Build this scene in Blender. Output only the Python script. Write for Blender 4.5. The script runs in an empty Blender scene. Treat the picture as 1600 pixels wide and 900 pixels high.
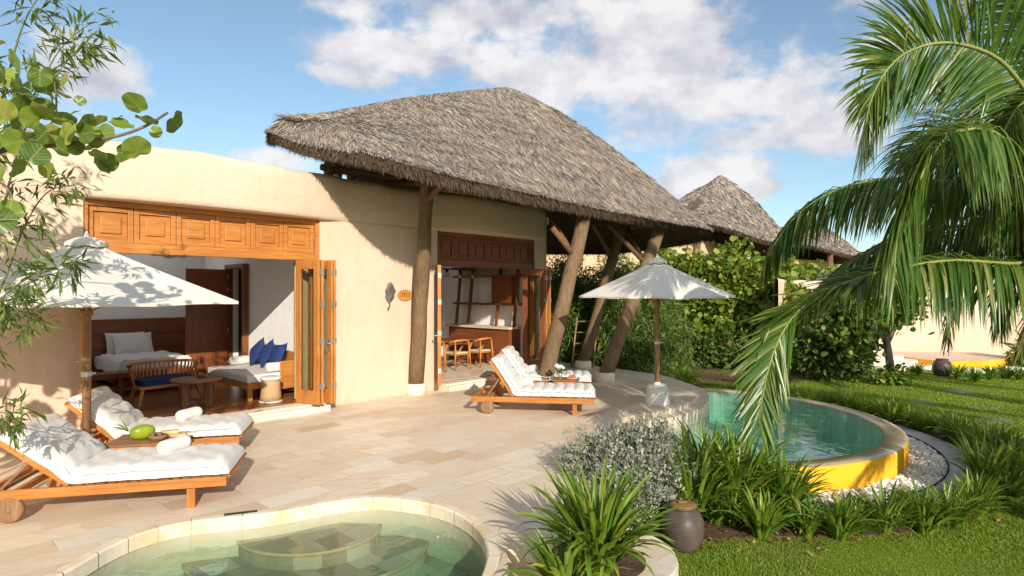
import bpy, math, random
import numpy as np
from mathutils import Vector, Matrix
from mathutils.geometry import tessellate_polygon

R = random.Random(7)
RNG = np.random.default_rng(7)
PI = math.pi
scene = bpy.context.scene
COL = scene.collection
FOC, HZ, CAMZ = 950.0, 455.0, 2.3


def PX(px, py, Y):
    return Vector(((px - 800) / FOC * Y, Y, CAMZ - (py - HZ) / FOC * Y))


def vec(*a):
    return Vector(a)

# ------------------------------------------------------------------ materials
MATS = {}


class NT:
    def __init__(s, name):
        s.m = bpy.data.materials.new(name)
        s.m.use_nodes = True
        s.t = s.m.node_tree
        s.t.nodes.clear()
        s.out = s.n('ShaderNodeOutputMaterial')

    def n(s, typ, **kw):
        nd = s.t.nodes.new(typ)
        for k, v in kw.items():
            if k.startswith('i_'):
                nd.inputs[k[2:].replace('_', ' ')].default_value = v
            else:
                setattr(nd, k, v)
        return nd

    def l(s, a, b):
        s.t.links.new(a, b)

    def ramp(s, stops, fac):
        r = s.n('ShaderNodeValToRGB')
        e = r.color_ramp.elements
        while len(e) < len(stops):
            e.new(0.5)
        for el, (p, c) in zip(e, stops):
            el.position = p
            el.color = (*c, 1)
        s.l(fac, r.inputs['Fac'])
        return r.outputs['Color']

    def noise(s, scale, detail=4, rough=.55, vecin=None, dist=0):
        nd = s.n('ShaderNodeTexNoise')
        nd.inputs['Scale'].default_value = scale
        nd.inputs['Detail'].default_value = detail
        nd.inputs['Roughness'].default_value = rough
        nd.inputs['Distortion'].default_value = dist
        if vecin is not None:
            s.l(vecin, nd.inputs['Vector'])
        return nd

    def coord(s, which='Object', scale=(1, 1, 1), rot=(0, 0, 0)):
        tc = s.n('ShaderNodeTexCoord')
        mp = s.n('ShaderNodeMapping')
        mp.inputs['Scale'].default_value = scale
        mp.inputs['Rotation'].default_value = rot
        s.l(tc.outputs[which], mp.inputs['Vector'])
        return mp.outputs['Vector']

    def mix(s, a, b, fac, mode='MIX'):
        m = s.n('ShaderNodeMix', data_type='RGBA', blend_type=mode)
        if isinstance(fac, (int, float)):
            m.inputs[0].default_value = fac
        else:
            s.l(fac, m.inputs[0])
        for i, v in ((6, a), (7, b)):
            if isinstance(v, tuple):
                m.inputs[i].default_value = (*v, 1)
            else:
                s.l(v, m.inputs[i])
        return m.outputs[2]

    def bump(s, h, strength=.3, dist=.01, normal=None):
        b = s.n('ShaderNodeBump')
        b.inputs['Strength'].default_value = strength
        b.inputs['Distance'].default_value = dist
        s.l(h, b.inputs['Height'])
        if normal is not None:
            s.l(normal, b.inputs['Normal'])
        return b.outputs['Normal']

    def bsdf(s, col, rough=.6, spec=.4, normal=None, metal=0):
        p = s.n('ShaderNodeBsdfPrincipled')
        if isinstance(col, tuple):
            p.inputs['Base Color'].default_value = (*col, 1)
        else:
            s.l(col, p.inputs['Base Color'])
        if isinstance(rough, (int, float)):
            p.inputs['Roughness'].default_value = rough
        else:
            s.l(rough, p.inputs['Roughness'])
        p.inputs['Specular IOR Level'].default_value = spec
        p.inputs['Metallic'].default_value = metal
        if normal is not None:
            s.l(normal, p.inputs['Normal'])
        return p.outputs['BSDF']

    def schlick(s, normal, f0=.035):
        lw = s.n('ShaderNodeLayerWeight')
        lw.inputs['Blend'].default_value = .5
        if normal is not None:
            s.l(normal, lw.inputs['Normal'])
        pw = s.n('ShaderNodeMath', operation='POWER')
        s.l(lw.outputs['Facing'], pw.inputs[0])
        pw.inputs[1].default_value = 5
        ma = s.n('ShaderNodeMath', operation='MULTIPLY_ADD')
        s.l(pw.outputs[0], ma.inputs[0])
        ma.inputs[1].default_value = 1 - f0
        ma.inputs[2].default_value = f0
        return ma.outputs[0]

    def done(s, sh):
        s.l(sh, s.out.inputs['Surface'])
        MATS[s.m.name] = s.m
        return s.m


def m_basic(name, c1, c2, scale=6, rough=.7, bump=.2, bscale=40, bdist=.004, spec=.3, stretch=(1, 1, 1), detail=5, metal=0):
    t = NT(name)
    co = t.coord('Object', stretch)
    n1 = t.noise(scale, detail, .6, co)
    col = t.ramp([(.3, c1), (.7, c2)], n1.outputs['Fac'])
    n2 = t.noise(bscale, 4, .6, co)
    return t.done(t.bsdf(col, rough, spec, t.bump(n2.outputs['Fac'], bump, bdist), metal))


def m_wood(name, c1, c2, c3, rough=.45, axis=0, spec=.4):
    t = NT(name)
    sc = [14, 14, 14]
    sc[axis] = 1.1
    co = t.coord('Object', tuple(sc))
    n1 = t.noise(1.6, 6, .6, co, 1.2)
    col = t.ramp([(.25, c1), (.5, c2), (.75, c3)], n1.outputs['Fac'])
    big = t.noise(1.3, 2, .5, t.coord('Object'))
    col = t.mix(col, c1, t.ramp([(.45, (0, 0, 0)), (.8, (.6, .6, .6))], big.outputs['Fac']))
    return t.done(t.bsdf(col, rough, spec, t.bump(n1.outputs['Fac'], .12, .004)))


def m_leaf(name, stops, rough=.45, trans=.35, tcol=(.25, .35, .04), spec=.4):
    t = NT(name)
    g = t.n('ShaderNodeNewGeometry')
    col = t.ramp(stops, g.outputs['Random Per Island'])
    nz = t.noise(9, 3, .6, t.coord('Object'))
    col = t.mix(col, (.5, .5, .5), t.ramp([(.35, (0, 0, 0)), (.8, (.35, .35, .35))], nz.outputs['Fac']), 'MULTIPLY')
    b = t.bsdf(col, rough, spec)
    tr = t.n('ShaderNodeBsdfTranslucent')
    t.l(t.mix(col, tcol, .55), tr.inputs['Color'])
    mx = t.n('ShaderNodeMixShader')
    mx.inputs[0].default_value = trans
    t.l(b, mx.inputs[1])
    t.l(tr.outputs[0], mx.inputs[2])
    return t.done(mx.outputs[0])


def m_leaf_patch(name, stops, rough, trans, tcol, spec):
    t = NT(name)
    g = t.n('ShaderNodeNewGeometry')
    col = t.ramp(stops, g.outputs['Random Per Island'])
    a = t.noise(.45, 5, .65, t.coord('Object'), .8)
    b = t.noise(2.3, 4, .65, t.coord('Object'))
    col = t.mix(col, (.30, .29, .075), t.ramp([(.48, (0, 0, 0)), (.75, (.6, .6, .6))], a.outputs['Fac']))
    col = t.mix(col, (.07, .14, .02), t.ramp([(.52, (0, 0, 0)), (.75, (.6, .6, .6))], b.outputs['Fac']))
    bs = t.bsdf(col, rough, spec)
    tr = t.n('ShaderNodeBsdfTranslucent')
    t.l(t.mix(col, tcol, .5), tr.inputs['Color'])
    mx = t.n('ShaderNodeMixShader')
    mx.inputs[0].default_value = trans
    t.l(bs, mx.inputs[1])
    t.l(tr.outputs[0], mx.inputs[2])
    return t.done(mx.outputs[0])


def m_vein_leaf(name, stops):
    t = NT(name)
    g = t.n('ShaderNodeNewGeometry')
    col = t.ramp(stops, g.outputs['Random Per Island'])
    uv = t.n('ShaderNodeTexCoord')
    sp = t.n('ShaderNodeSeparateXYZ')
    t.l(uv.outputs['UV'], sp.inputs[0])

    def M(op, a, b=None):
        m = t.n('ShaderNodeMath', operation=op)
        for i, v in enumerate((a, b)):
            if v is None:
                continue
            if isinstance(v, (int, float)):
                m.inputs[i].default_value = v
            else:
                t.l(v, m.inputs[i])
        return m.outputs[0]
    ay = M('ABSOLUTE', sp.outputs[1])
    mid = M('LESS_THAN', ay, .014)
    sidev = M('LESS_THAN', M('FRACT', M('MULTIPLY', M('SUBTRACT', sp.outputs[0], M('MULTIPLY', ay, .8)), 5.5)), .11)
    vein = M('MAXIMUM', mid, M('MULTIPLY', sidev, .6))
    nz = t.noise(16, 5, .65, t.coord('Object'))
    col = t.mix(col, (.22, .13, .04), t.ramp([(.56, (0, 0, 0)), (.75, (.75, .75, .75))], nz.outputs['Fac']))
    col = t.mix(col, (.42, .44, .14), M('MULTIPLY', vein, .75))
    b = t.bsdf(col, .33, .45, t.bump(vein, .3, .004))
    tr = t.n('ShaderNodeBsdfTranslucent')
    t.l(t.mix(col, (.42, .45, .05), .5), tr.inputs['Color'])
    mx = t.n('ShaderNodeMixShader')
    mx.inputs[0].default_value = .32
    t.l(b, mx.inputs[1])
    t.l(tr.outputs[0], mx.inputs[2])
    return t.done(mx.outputs[0])


def build_materials():
    # plaster with faint stains
    def plaster(name, a, b, stain, st=.35):
        t = NT(name)
        co = t.coord('Object')
        n1 = t.noise(.9, 5, .6, co)
        n2 = t.noise(.5, 6, .65, t.coord('Object', (1, 1, .35)), .6)
        col = t.ramp([(.3, a), (.7, b)], n1.outputs['Fac'])
        col = t.mix(col, stain, t.ramp([(.52, (0, 0, 0)), (.8, (st, st, st))], n2.outputs['Fac']))
        pz = t.n('ShaderNodeSeparateXYZ')
        t.l(co, pz.inputs[0])
        dn = t.noise(2.5, 6, .7, t.coord('Object', (1, 1, .6)))
        dm = t.n('ShaderNodeMath', operation='MULTIPLY_ADD')
        t.l(pz.outputs[2], dm.inputs[0])
        dm.inputs[1].default_value = -1.6
        t.l(dn.outputs['Fac'], dm.inputs[2])
        col = t.mix(col, tuple(v * .72 for v in stain), t.ramp([(.36, (0, 0, 0)), (.75, (.55, .55, .55))], dm.outputs[0]))
        stk = t.noise(5, 5, .7, t.coord('Object', (1, 1, .06)))
        col = t.mix(col, stain, t.ramp([(.56, (0, 0, 0)), (.78, (.45, .45, .45))], stk.outputs['Fac']))
        crk = t.n('ShaderNodeTexVoronoi', feature='DISTANCE_TO_EDGE')
        crk.inputs['Scale'].default_value = .55
        wv = t.noise(3, 5, .7, co)
        t.l(t.mix(co, wv.outputs['Color'], .22), crk.inputs['Vector'])
        col = t.mix(col, tuple(v * .8 for v in stain), t.ramp([(0, (.16, .16, .16)), (.005, (0, 0, 0))], crk.outputs['Distance']))
        nb = t.noise(3, 8, .6, co)
        nf = t.noise(60, 4, .6, co)
        nn = t.bump(nb.outputs['Fac'], .65, .04)
        return t.done(t.bsdf(col, .85, .15, t.bump(nf.outputs['Fac'], .15, .004, nn)))
    plaster('plaster', (.66, .495, .37), (.72, .555, .425), (.53, .375, .245))
    plaster('plaster_ochre', (.62, .40, .18), (.68, .45, .21), (.5, .32, .14))
    plaster('plaster_far', (.66, .47, .28), (.72, .53, .33), (.5, .33, .18))
    plaster('plaster_white', (.86, .85, .83), (.90, .89, .87), (.82, .81, .78), .2)
    plaster('plaster_yellow', (.86, .42, .02), (.90, .48, .035), (.66, .28, .02), .6)
    plaster('plaster_pool', (.74, .66, .52), (.80, .72, .58), (.62, .48, .28), .5)
    # terrace stone
    t = NT('terrace_stone')
    co = t.coord('Object', (1, 1, 1), (0, 0, -FA))
    br = t.n('ShaderNodeTexBrick')
    br.offset = .37
    br.offset_frequency = 2
    for k, v in (('Scale', 1), ('Mortar Size', .0045), ('Mortar Smooth', .1), ('Brick Width', .74), ('Row Height', .33), ('Bias', 0)):
        br.inputs[k].default_value = v
    br.inputs['Color1'].default_value = (0, 0, 0, 1)
    br.inputs['Color2'].default_value = (1, 1, 1, 1)
    t.l(co, br.inputs['Vector'])
    tile = t.ramp([(0, (.57, .44, .30)), (.15, (.65, .52, .375)), (.4, (.72, .61, .47)), (.65, (.67, .55, .40)), (.85, (.79, .70, .56)), (1, (.66, .61, .51))], br.outputs['Color'])
    vein = t.noise(2.2, 8, .65, t.coord('Object', (1, 3.2, 1), (0, 0, -FA)), 1.5)
    tile = t.mix(tile, (.60, .40, .24), t.ramp([(.47, (0, 0, 0)), (.75, (.7, .7, .7))], vein.outputs['Fac']))
    blot = t.noise(.55, 5, .6, co)
    tile = t.mix(tile, (.78, .69, .57), t.ramp([(.45, (0, 0, 0)), (.7, (.4, .4, .4))], blot.outputs['Fac']))
    sand = t.noise(1.1, 5, .65, t.coord('Object'))
    col = t.mix(tile, t.ramp([(.4, (.46, .37, .27)), (.6, (.82, .74, .62))], sand.outputs['Fac']), br.outputs['Fac'])
    spot = t.noise(7, 6, .7, co)
    col = t.mix(col, (.42, .31, .21), t.ramp([(.60, (0, 0, 0)), (.78, (.55, .55, .55))], spot.outputs['Fac']))
    fine = t.noise(30, 6, .65, co)
    rg = t.ramp([(.3, (.36, .36, .36)), (.7, (.62, .62, .62))], vein.outputs['Fac'])
    inv = t.n('ShaderNodeMath', operation='SUBTRACT')
    inv.inputs[0].default_value = 1
    t.l(br.outputs['Fac'], inv.inputs[1])
    nn = t.bump(inv.outputs[0], .8, .008)
    t.done(t.bsdf(col, rg, .3, t.bump(fine.outputs['Fac'], .18, .004, nn)))
    # pool mosaics
    def pool_tile(name, c0, c1, c2, w, h):
        t = NT(name)
        co = t.coord('Object', (1, 1, 1), (0, 0, -FA))
        br = t.n('ShaderNodeTexBrick')
        for k, v in (('Scale', 1), ('Mortar Size', .004), ('Brick Width', w), ('Row Height', h)):
            br.inputs[k].default_value = v
        br.inputs['Color1'].default_value = (0, 0, 0, 1)
        br.inputs['Color2'].default_value = (1, 1, 1, 1)
        t.l(co, br.inputs['Vector'])
        tile = t.ramp([(0, c0), (.5, c1), (1, c2)], br.outputs['Color'])
        nz = t.noise(1.5, 5, .6, co)
        tile = t.mix(tile, c0, t.ramp([(.45, (0, 0, 0)), (.75, (.5, .5, .5))], nz.outputs['Fac']))
        col = t.mix(tile, c0, br.outputs['Fac'])
        t.done(t.bsdf(col, .5, .3))
    pool_tile('pool_tile', (.28, .23, .15), (.43, .36, .245), (.52, .45, .33), .3, .3)
    pool_tile('pool_tile_teal', (.36, .60, .49), (.52, .74, .62), (.64, .82, .71), .12, .12)
    m_basic('step_nosing', (.40, .30, .15), (.46, .36, .20), 5, .6)
    # water
    def water(name, tint, sc, absorb, dens):
        t = NT(name)
        co = t.coord('Object')
        n1 = t.noise(sc, 3, .5, co, .5)
        n2 = t.noise(sc * 4, 2, .5, co)
        nn = t.bump(n1.outputs['Fac'], .22, .05)
        nn = t.bump(n2.outputs['Fac'], .12, .012, nn)
        fr = t.schlick(nn)
        tr = t.n('ShaderNodeBsdfTransparent')
        tr.inputs['Color'].default_value = (*tint, 1)
        gl = t.n('ShaderNodeBsdfGlossy')
        gl.inputs['Roughness'].default_value = .015
        t.l(nn, gl.inputs['Normal'])
        mx = t.n('ShaderNodeMixShader')
        t.l(fr, mx.inputs[0])
        t.l(tr.outputs[0], mx.inputs[1])
        t.l(gl.outputs[0], mx.inputs[2])
        va = t.n('ShaderNodeVolumeAbsorption')
        va.inputs['Color'].default_value = (*absorb, 1)
        va.inputs['Density'].default_value = dens
        t.l(va.outputs[0], t.out.inputs['Volume'])
        t.done(mx.outputs[0])
    water('water_clear', (.93, .97, .95), 2.2, (.38, .72, .66), 1.0)
    water('water_green', (.95, .98, .97), 1.6, (.32, .82, .74), .24)
    # glass
    t = NT('glass')
    fr = t.schlick(None)
    tr = t.n('ShaderNodeBsdfTransparent')
    tr.inputs['Color'].default_value = (.85, .88, .86, 1)
    gl = t.n('ShaderNodeBsdfGlossy')
    gl.inputs['Roughness'].default_value = .02
    mx = t.n('ShaderNodeMixShader')
    t.l(fr, mx.inputs[0])
    t.l(tr.outputs[0], mx.inputs[1])
    t.l(gl.outputs[0], mx.inputs[2])
    t.done(mx.outputs[0])
    for ax, nm in ((0, ''), (1, '_across'), (2, '_upright')):
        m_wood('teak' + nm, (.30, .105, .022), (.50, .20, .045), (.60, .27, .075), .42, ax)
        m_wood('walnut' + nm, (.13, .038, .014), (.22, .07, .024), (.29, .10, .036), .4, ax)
        m_wood('old_wood' + nm, (.15, .075, .035), (.26, .14, .065), (.36, .21, .11), .6, ax)
    m_wood('post_wood', (.10, .065, .036), (.18, .12, .066), (.28, .19, .11), .8, 2, .15)
    m_wood('beam_wood', (.10, .055, .03), (.17, .10, .055), (.23, .14, .08), .8, 0, .15)
    t = NT('floor_boards')
    co = t.coord('Object')
    br = t.n('ShaderNodeTexBrick')
    for k, v in (('Scale', 1), ('Mortar Size', .002), ('Brick Width', 1.3), ('Row Height', .11)):
        br.inputs[k].default_value = v
    br.inputs['Color1'].default_value = (.22, .075, .02, 1)
    br.inputs['Color2'].default_value = (.36, .145, .045, 1)
    br.inputs['Mortar'].default_value = (.1, .035, .012, 1)
    t.l(co, br.inputs['Vector'])
    gr = t.noise(3, 5, .6, t.coord('Object', (1, 12, 1)))
    col = t.mix(br.outputs['Color'], (.16, .05, .015), t.ramp([(.4, (0, 0, 0)), (.8, (.5, .5, .5))], gr.outputs['Fac']))
    t.done(t.bsdf(col, .3, .4))
    m_basic('fabric_white', (.66, .645, .62), (.72, .71, .685), 8, .9, .35, 25, .008, .1)
    m_basic('fabric_canvas', (.68, .645, .585), (.74, .705, .645), 4, .9, .15, 200, .002, .1)
    m_basic('fabric_grey', (.62, .60, .57), (.68, .66, .63), 6, .9, .2, 60, .004, .1)
    m_basic('fabric_blue', (.018, .036, .12), (.03, .055, .17), 12, .85, .3, 60, .005, .1)
    m_basic('seat_cream', (.60, .50, .38), (.68, .58, .46), 20, .85, .3, 90)
    m_basic('black_metal', (.015, .015, .015), (.03, .028, .025), 10, .45, .05)
    m_basic('steel', (.45, .43, .40), (.55, .53, .5), 10, .35, .05, metal=.8)
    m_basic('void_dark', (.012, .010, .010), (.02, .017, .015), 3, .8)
    m_basic('rattan', (.40, .25, .12), (.55, .38, .2), 30, .7, .6, 80, .01, stretch=(1, 1, 2.5))
    m_basic('stone_white', (.62, .60, .55), (.72, .70, .65), 3, .75, .2)
    m_basic('pebble', (.66, .65, .62), (.84, .83, .80), .8, .55, .1)
    m_basic('kerb_stone', (.48, .45, .40), (.60, .57, .52), 2, .8, .2)
    m_basic('paving_slab', (.16, .165, .13), (.25, .25, .21), 3, .8, .3)
    m_basic('soil', (.06, .035, .02), (.13, .08, .05), 6, .95, .8, 20, .03)
    m_basic('jar_clay', (.055, .042, .038), (.13, .10, .085), 3, .45, .25, 12, .01)
    m_basic('jar_lid', (.16, .07, .03), (.30, .15, .07), 9, .8, .4)
    m_basic('leaf_plaque', (.07, .065, .06), (.18, .165, .15), 9, .6, .5, 20, .01)
    m_basic('sign_wood', (.46, .18, .04), (.60, .27, .07), 5, .45, .1)
    m_basic('sign_ink', (.05, .02, .01), (.07, .03, .012), 5, .6, .1)
    m_basic('coconut_green', (.10, .22, .012), (.30, .36, .03), 4, .35, .1)
    m_basic('bread_tan', (.52, .34, .16), (.72, .52, .30), 14, .8, .4)
    m_basic('red_food', (.45, .06, .03), (.6, .16, .08), 14, .5, .3)
    m_basic('bark', (.10, .07, .05), (.24, .19, .14), 5, .9, .8, 14, .02, stretch=(1, 1, .4))
    m_basic('palm_bark', (.17, .14, .11), (.30, .26, .21), 4, .9, .9, 9, .03, stretch=(.3, .3, 3))
    m_basic('rachis', (.17, .21, .045), (.28, .30, .08), 4, .5, .1)
    m_basic('stem_green', (.10, .14, .04), (.22, .24, .08), 4, .6, .1)
    m_basic('drain_metal', (.05, .045, .04), (.10, .09, .08), 20, .6, .3)
    # thatch
    t = NT('thatch')
    g = t.n('ShaderNodeNewGeometry')
    col = t.ramp([(0, (.12, .102, .09)), (.35, (.23, .20, .176)), (.7, (.35, .31, .27)), (.90, (.46, .40, .33)), (1, (.66, .55, .40))], g.outputs['Random Per Island'])
    nz = t.noise(.6, 4, .6, t.coord('Object'))
    col = t.mix(col, (.36, .25, .15), t.ramp([(.48, (0, 0, 0)), (.75, (.38, .38, .38))], nz.outputs['Fac']))
    t.done(t.bsdf(col, .8, .15))
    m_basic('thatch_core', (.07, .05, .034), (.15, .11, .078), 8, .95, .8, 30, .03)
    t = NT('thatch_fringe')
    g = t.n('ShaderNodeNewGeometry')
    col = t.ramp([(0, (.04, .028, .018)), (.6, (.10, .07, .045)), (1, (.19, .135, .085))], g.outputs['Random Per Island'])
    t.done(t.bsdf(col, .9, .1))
    # leaves
    m_leaf_patch('leaf_grass', [(0, (.14, .23, .022)), (.5, (.22, .33, .032)), (.85, (.29, .39, .045)), (1, (.38, .40, .10))], .55, .4, (.35, .45, .05), .2)
    m_leaf('leaf_strap', [(0, (.06, .14, .015)), (.5, (.13, .25, .024)), (.9, (.25, .35, .04)), (1, (.38, .36, .06))], .35, .32, (.35, .45, .05))
    m_leaf('leaf_silver', [(0, (.19, .21, .16)), (.5, (.33, .35, .27)), (1, (.47, .48, .39))], .7, .2, (.3, .32, .2), .2)
    m_leaf('leaf_grape', [(0, (.07, .145, .018)), (.5, (.18, .27, .03)), (.85, (.31, .38, .055)), (1, (.45, .38, .08))], .35, .3, (.40, .45, .05))
    m_vein_leaf('leaf_grape_near', [(0, (.05, .12, .02)), (.4, (.12, .21, .03)), (.8, (.24, .33, .05)), (.92, (.33, .31, .06)), (1, (.30, .13, .05))])
    m_leaf('leaf_bamboo', [(0, (.045, .09, .018)), (.6, (.10, .17, .03)), (1, (.24, .27, .07))], .45, .3, (.35, .42, .06))
    m_leaf('leaf_hedge', [(0, (.04, .09, .015)), (.6, (.105, .185, .028)), (.9, (.20, .27, .045)), (1, (.32, .22, .08))], .45, .28, (.3, .38, .04))
    m_leaf('leaf_palm', [(0, (.035, .10, .015)), (.5, (.075, .16, .025)), (.85, (.16, .23, .04)), (1, (.34, .33, .12))], .28, .34, (.38, .45, .06), .5)
    m_leaf('leaf_dry', [(0, (.12, .06, .025)), (.6, (.24, .13, .05)), (1, (.36, .24, .10))], .8, .1, (.3, .2, .08), .1)
    m_leaf('leaf_palm_old', [(0, (.09, .12, .03)), (.5, (.17, .18, .05)), (1, (.32, .22, .09))], .45, .3, (.4, .36, .1))

# ------------------------------------------------------------------ mesh helpers


class MB:
    def __init__(s):
        s.v = []
        s.f = []
        s.mi = []
        s.cur = 0

    def add(s, vs, fs):
        o = len(s.v)
        s.v += [tuple(p) for p in vs]
        for f in fs:
            s.f.append(tuple(i + o for i in f))
            s.mi.append(s.cur)

    def box(s, c, size, rot=None):
        hx, hy, hz = size[0] / 2, size[1] / 2, size[2] / 2
        vs = [Vector((x, y, z)) for x in (-hx, hx) for y in (-hy, hy) for z in (-hz, hz)]
        if rot is not None:
            vs = [rot @ v for v in vs]
        vs = [v + Vector(c) for v in vs]
        s.add(vs, [(0, 1, 3, 2), (4, 6, 7, 5), (0, 4, 5, 1), (2, 3, 7, 6), (0, 2, 6, 4), (1, 5, 7, 3)])

    def bb(s, x0, x1, y0, y1, z0, z1):
        s.box(((x0 + x1) / 2, (y0 + y1) / 2, (z0 + z1) / 2), (abs(x1 - x0), abs(y1 - y0), abs(z1 - z0)))

    def bar(s, a, b, w, h, up=(0, 0, 1)):
        a, b = Vector(a), Vector(b)
        d = (b - a)
        L = d.length
        d.normalize()
        u = Vector(up)
        side = d.cross(u)
        if side.length < 1e-5:
            side = d.cross(Vector((0, 1, 0)))
        side.normalize()
        u = side.cross(d)
        m = Matrix((d, side, u)).transposed()
        s.box((a + b) / 2, (L, w, h), m)

    def tube(s, pts, rad, seg=10, cap=True):
        pts = [Vector(p) for p in pts]
        n = len(pts)
        if not isinstance(rad, (list, tuple)):
            rad = [rad] * n
        t0 = (pts[1] - pts[0]).normalized()
        ref = Vector((0, 0, 1)) if abs(t0.z) < .9 else Vector((1, 0, 0))
        u = t0.cross(ref).normalized()
        vs = []
        for i in range(n):
            t = (pts[min(i + 1, n - 1)] - pts[max(i - 1, 0)]).normalized()
            u = (u - t * u.dot(t)).normalized()
            w = t.cross(u)
            for k in range(seg):
                a = 2 * PI * k / seg
                vs.append(pts[i] + (u * math.cos(a) + w * math.sin(a)) * rad[i])
        fs = [(i * seg + k, i * seg + (k + 1) % seg, (i + 1) * seg + (k + 1) % seg, (i + 1) * seg + k) for i in range(n - 1) for k in range(seg)]
        if cap:
            fs += [tuple(range(seg))[::-1], tuple((n - 1) * seg + k for k in range(seg))]
        s.add(vs, fs)

    def lathe(s, prof, c=(0, 0, 0), seg=24, cap=True, wob=0):
        vs = []
        for r, z in prof:
            for k in range(seg):
                a = 2 * PI * k / seg
                rr = r * (1 + wob * math.sin(3 * a + z * 5))
                vs.append((c[0] + rr * math.cos(a), c[1] + rr * math.sin(a), c[2] + z))
        n = len(prof)
        fs = [(i * seg + k, i * seg + (k + 1) % seg, (i + 1) * seg + (k + 1) % seg, (i + 1) * seg + k) for i in range(n - 1) for k in range(seg)]
        if cap:
            fs += [tuple(range(seg))[::-1], tuple((n - 1) * seg + k for k in range(seg))]
        s.add(vs, fs)

    def poly(s, outer, z, holes=(), flip=False):
        loops = [[Vector((p[0], p[1], 0)) for p in outer]] + [[Vector((p[0], p[1], 0)) for p in h] for h in holes]
        flat = [p for lp in loops for p in lp]
        tris = tessellate_polygon(loops)
        fs = []
        for t in tris:
            a, b, c = (flat[i] for i in t)
            up = (b - a).cross(c - a).z > 0
            fs.append(tuple(t) if up != flip else tuple(t)[::-1])
        s.add([(p.x, p.y, z) for p in flat], fs)

    def wallring(s, loop, z0, z1):
        n = len(loop)
        vs = [(p[0], p[1], z0) for p in loop] + [(p[0], p[1], z1) for p in loop]
        s.add(vs, [(i, (i + 1) % n, n + (i + 1) % n, n + i) for i in range(n)])

    def prism(s, loop, z0, z1, holes=()):
        s.poly(loop, z1, holes)
        s.poly(loop, z0, holes, True)
        s.wallring(loop, z0, z1)
        for h in holes:
            s.wallring(h, z0, z1)

    def grid(s, P):
        n, m = len(P), len(P[0])
        s.add([p for row in P for p in row], [(i * m + j, i * m + j + 1, (i + 1) * m + j + 1, (i + 1) * m + j) for i in range(n - 1) for j in range(m - 1)])

    def ball(s, c, r, nu=14, nv=8):
        rx, ry, rz = r if isinstance(r, (tuple, list)) else (r, r, r)
        prof = []
        vs = []
        for i in range(nv + 1):
            a = -PI / 2 + PI * i / nv
            for k in range(nu):
                b = 2 * PI * k / nu
                vs.append((c[0] + rx * max(math.cos(a), .01) * math.cos(b), c[1] + ry * max(math.cos(a), .01) * math.sin(b), c[2] + rz * math.sin(a)))
        fs = [(i * nu + k, i * nu + (k + 1) % nu, (i + 1) * nu + (k + 1) % nu, (i + 1) * nu + k) for i in range(nv) for k in range(nu)]
        fs += [tuple(range(nu))[::-1], tuple(nv * nu + k for k in range(nu))]
        s.add(vs, fs)

    def obj(s, name, mats, parent=None, smooth=False, bevel=0, loc=None):
        me = bpy.data.meshes.new(name)
        me.from_pydata(s.v, [], s.f)
        return finish(me, name, mats, parent, smooth, bevel, s.mi, loc)


def finish(me, name, mats, parent=None, smooth=False, bevel=0, mi=None, loc=None):
    if isinstance(mats, str):
        mats = [mats]
    for m in mats:
        me.materials.append(MATS[m])
    if mi is not None and len(mats) > 1:
        me.polygons.foreach_set('material_index', np.array(mi, dtype=np.int32))
    if smooth:
        me.polygons.foreach_set('use_smooth', np.ones(len(me.polygons), dtype=bool))
    me.update()
    o = bpy.data.objects.new(name, me)
    COL.objects.link(o)
    if parent is not None:
        o.parent = parent
    if loc is not None:
        o.location = loc
    if bevel:
        b = o.modifiers.new('bevel', 'BEVEL')
        b.width = bevel
        b.segments = 2
        b.limit_method = 'ANGLE'
    if smooth == 'auto':
        pass
    return o


def np_obj(name, V, F, mats, parent=None, smooth=False, mi=None):
    V = np.ascontiguousarray(V, dtype=np.float32)
    F = np.ascontiguousarray(F, dtype=np.int32)
    me = bpy.data.meshes.new(name)
    k = F.shape[1]
    me.vertices.add(len(V))
    me.vertices.foreach_set('co', V.ravel())
    me.loops.add(F.size)
    me.loops.foreach_set('vertex_index', F.ravel())
    me.polygons.add(len(F))
    me.polygons.foreach_set('loop_start', np.arange(0, F.size, k, dtype=np.int32))
    me.polygons.foreach_set('loop_total', np.full(len(F), k, dtype=np.int32))
    me.update(calc_edges=True)
    return finish(me, name, mats, parent, smooth, 0, mi)


def nrm(a):
    return a / np.maximum(np.linalg.norm(a, axis=-1, keepdims=True), 1e-9)


def ribbons(P, W):
    """P (n,k,3) centre lines, W (n,k,3) half width vectors -> verts, quads"""
    n, k, _ = P.shape
    V = np.stack([P - W, P + W], axis=2).reshape(-1, 3)
    base = (np.arange(n) * k * 2)[:, None]
    i = np.arange(k - 1)[None, :] * 2
    a = base + i
    F = np.stack([a, a + 1, a + 3, a + 2], axis=-1).reshape(-1, 4)
    return V, F


def stamp(tv, tf, A, N, C, S):
    """template stamped at C with x axis A, z axis N, scale S"""
    A = nrm(A)
    N = nrm(N - A * np.sum(A * N, -1, keepdims=True))
    B = np.cross(N, A)
    tv = np.asarray(tv, float)
    V = (A[:, None, :] * tv[None, :, 0:1] + B[:, None, :] * tv[None, :, 1:2] + N[:, None, :] * tv[None, :, 2:3]) * S[:, None, None] + C[:, None, :]
    n, m = len(C), len(tv)
    F = (np.asarray(tf)[None] + (np.arange(n) * m)[:, None, None]).reshape(-1, len(tf[0]))
    return V.reshape(-1, 3), F


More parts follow.
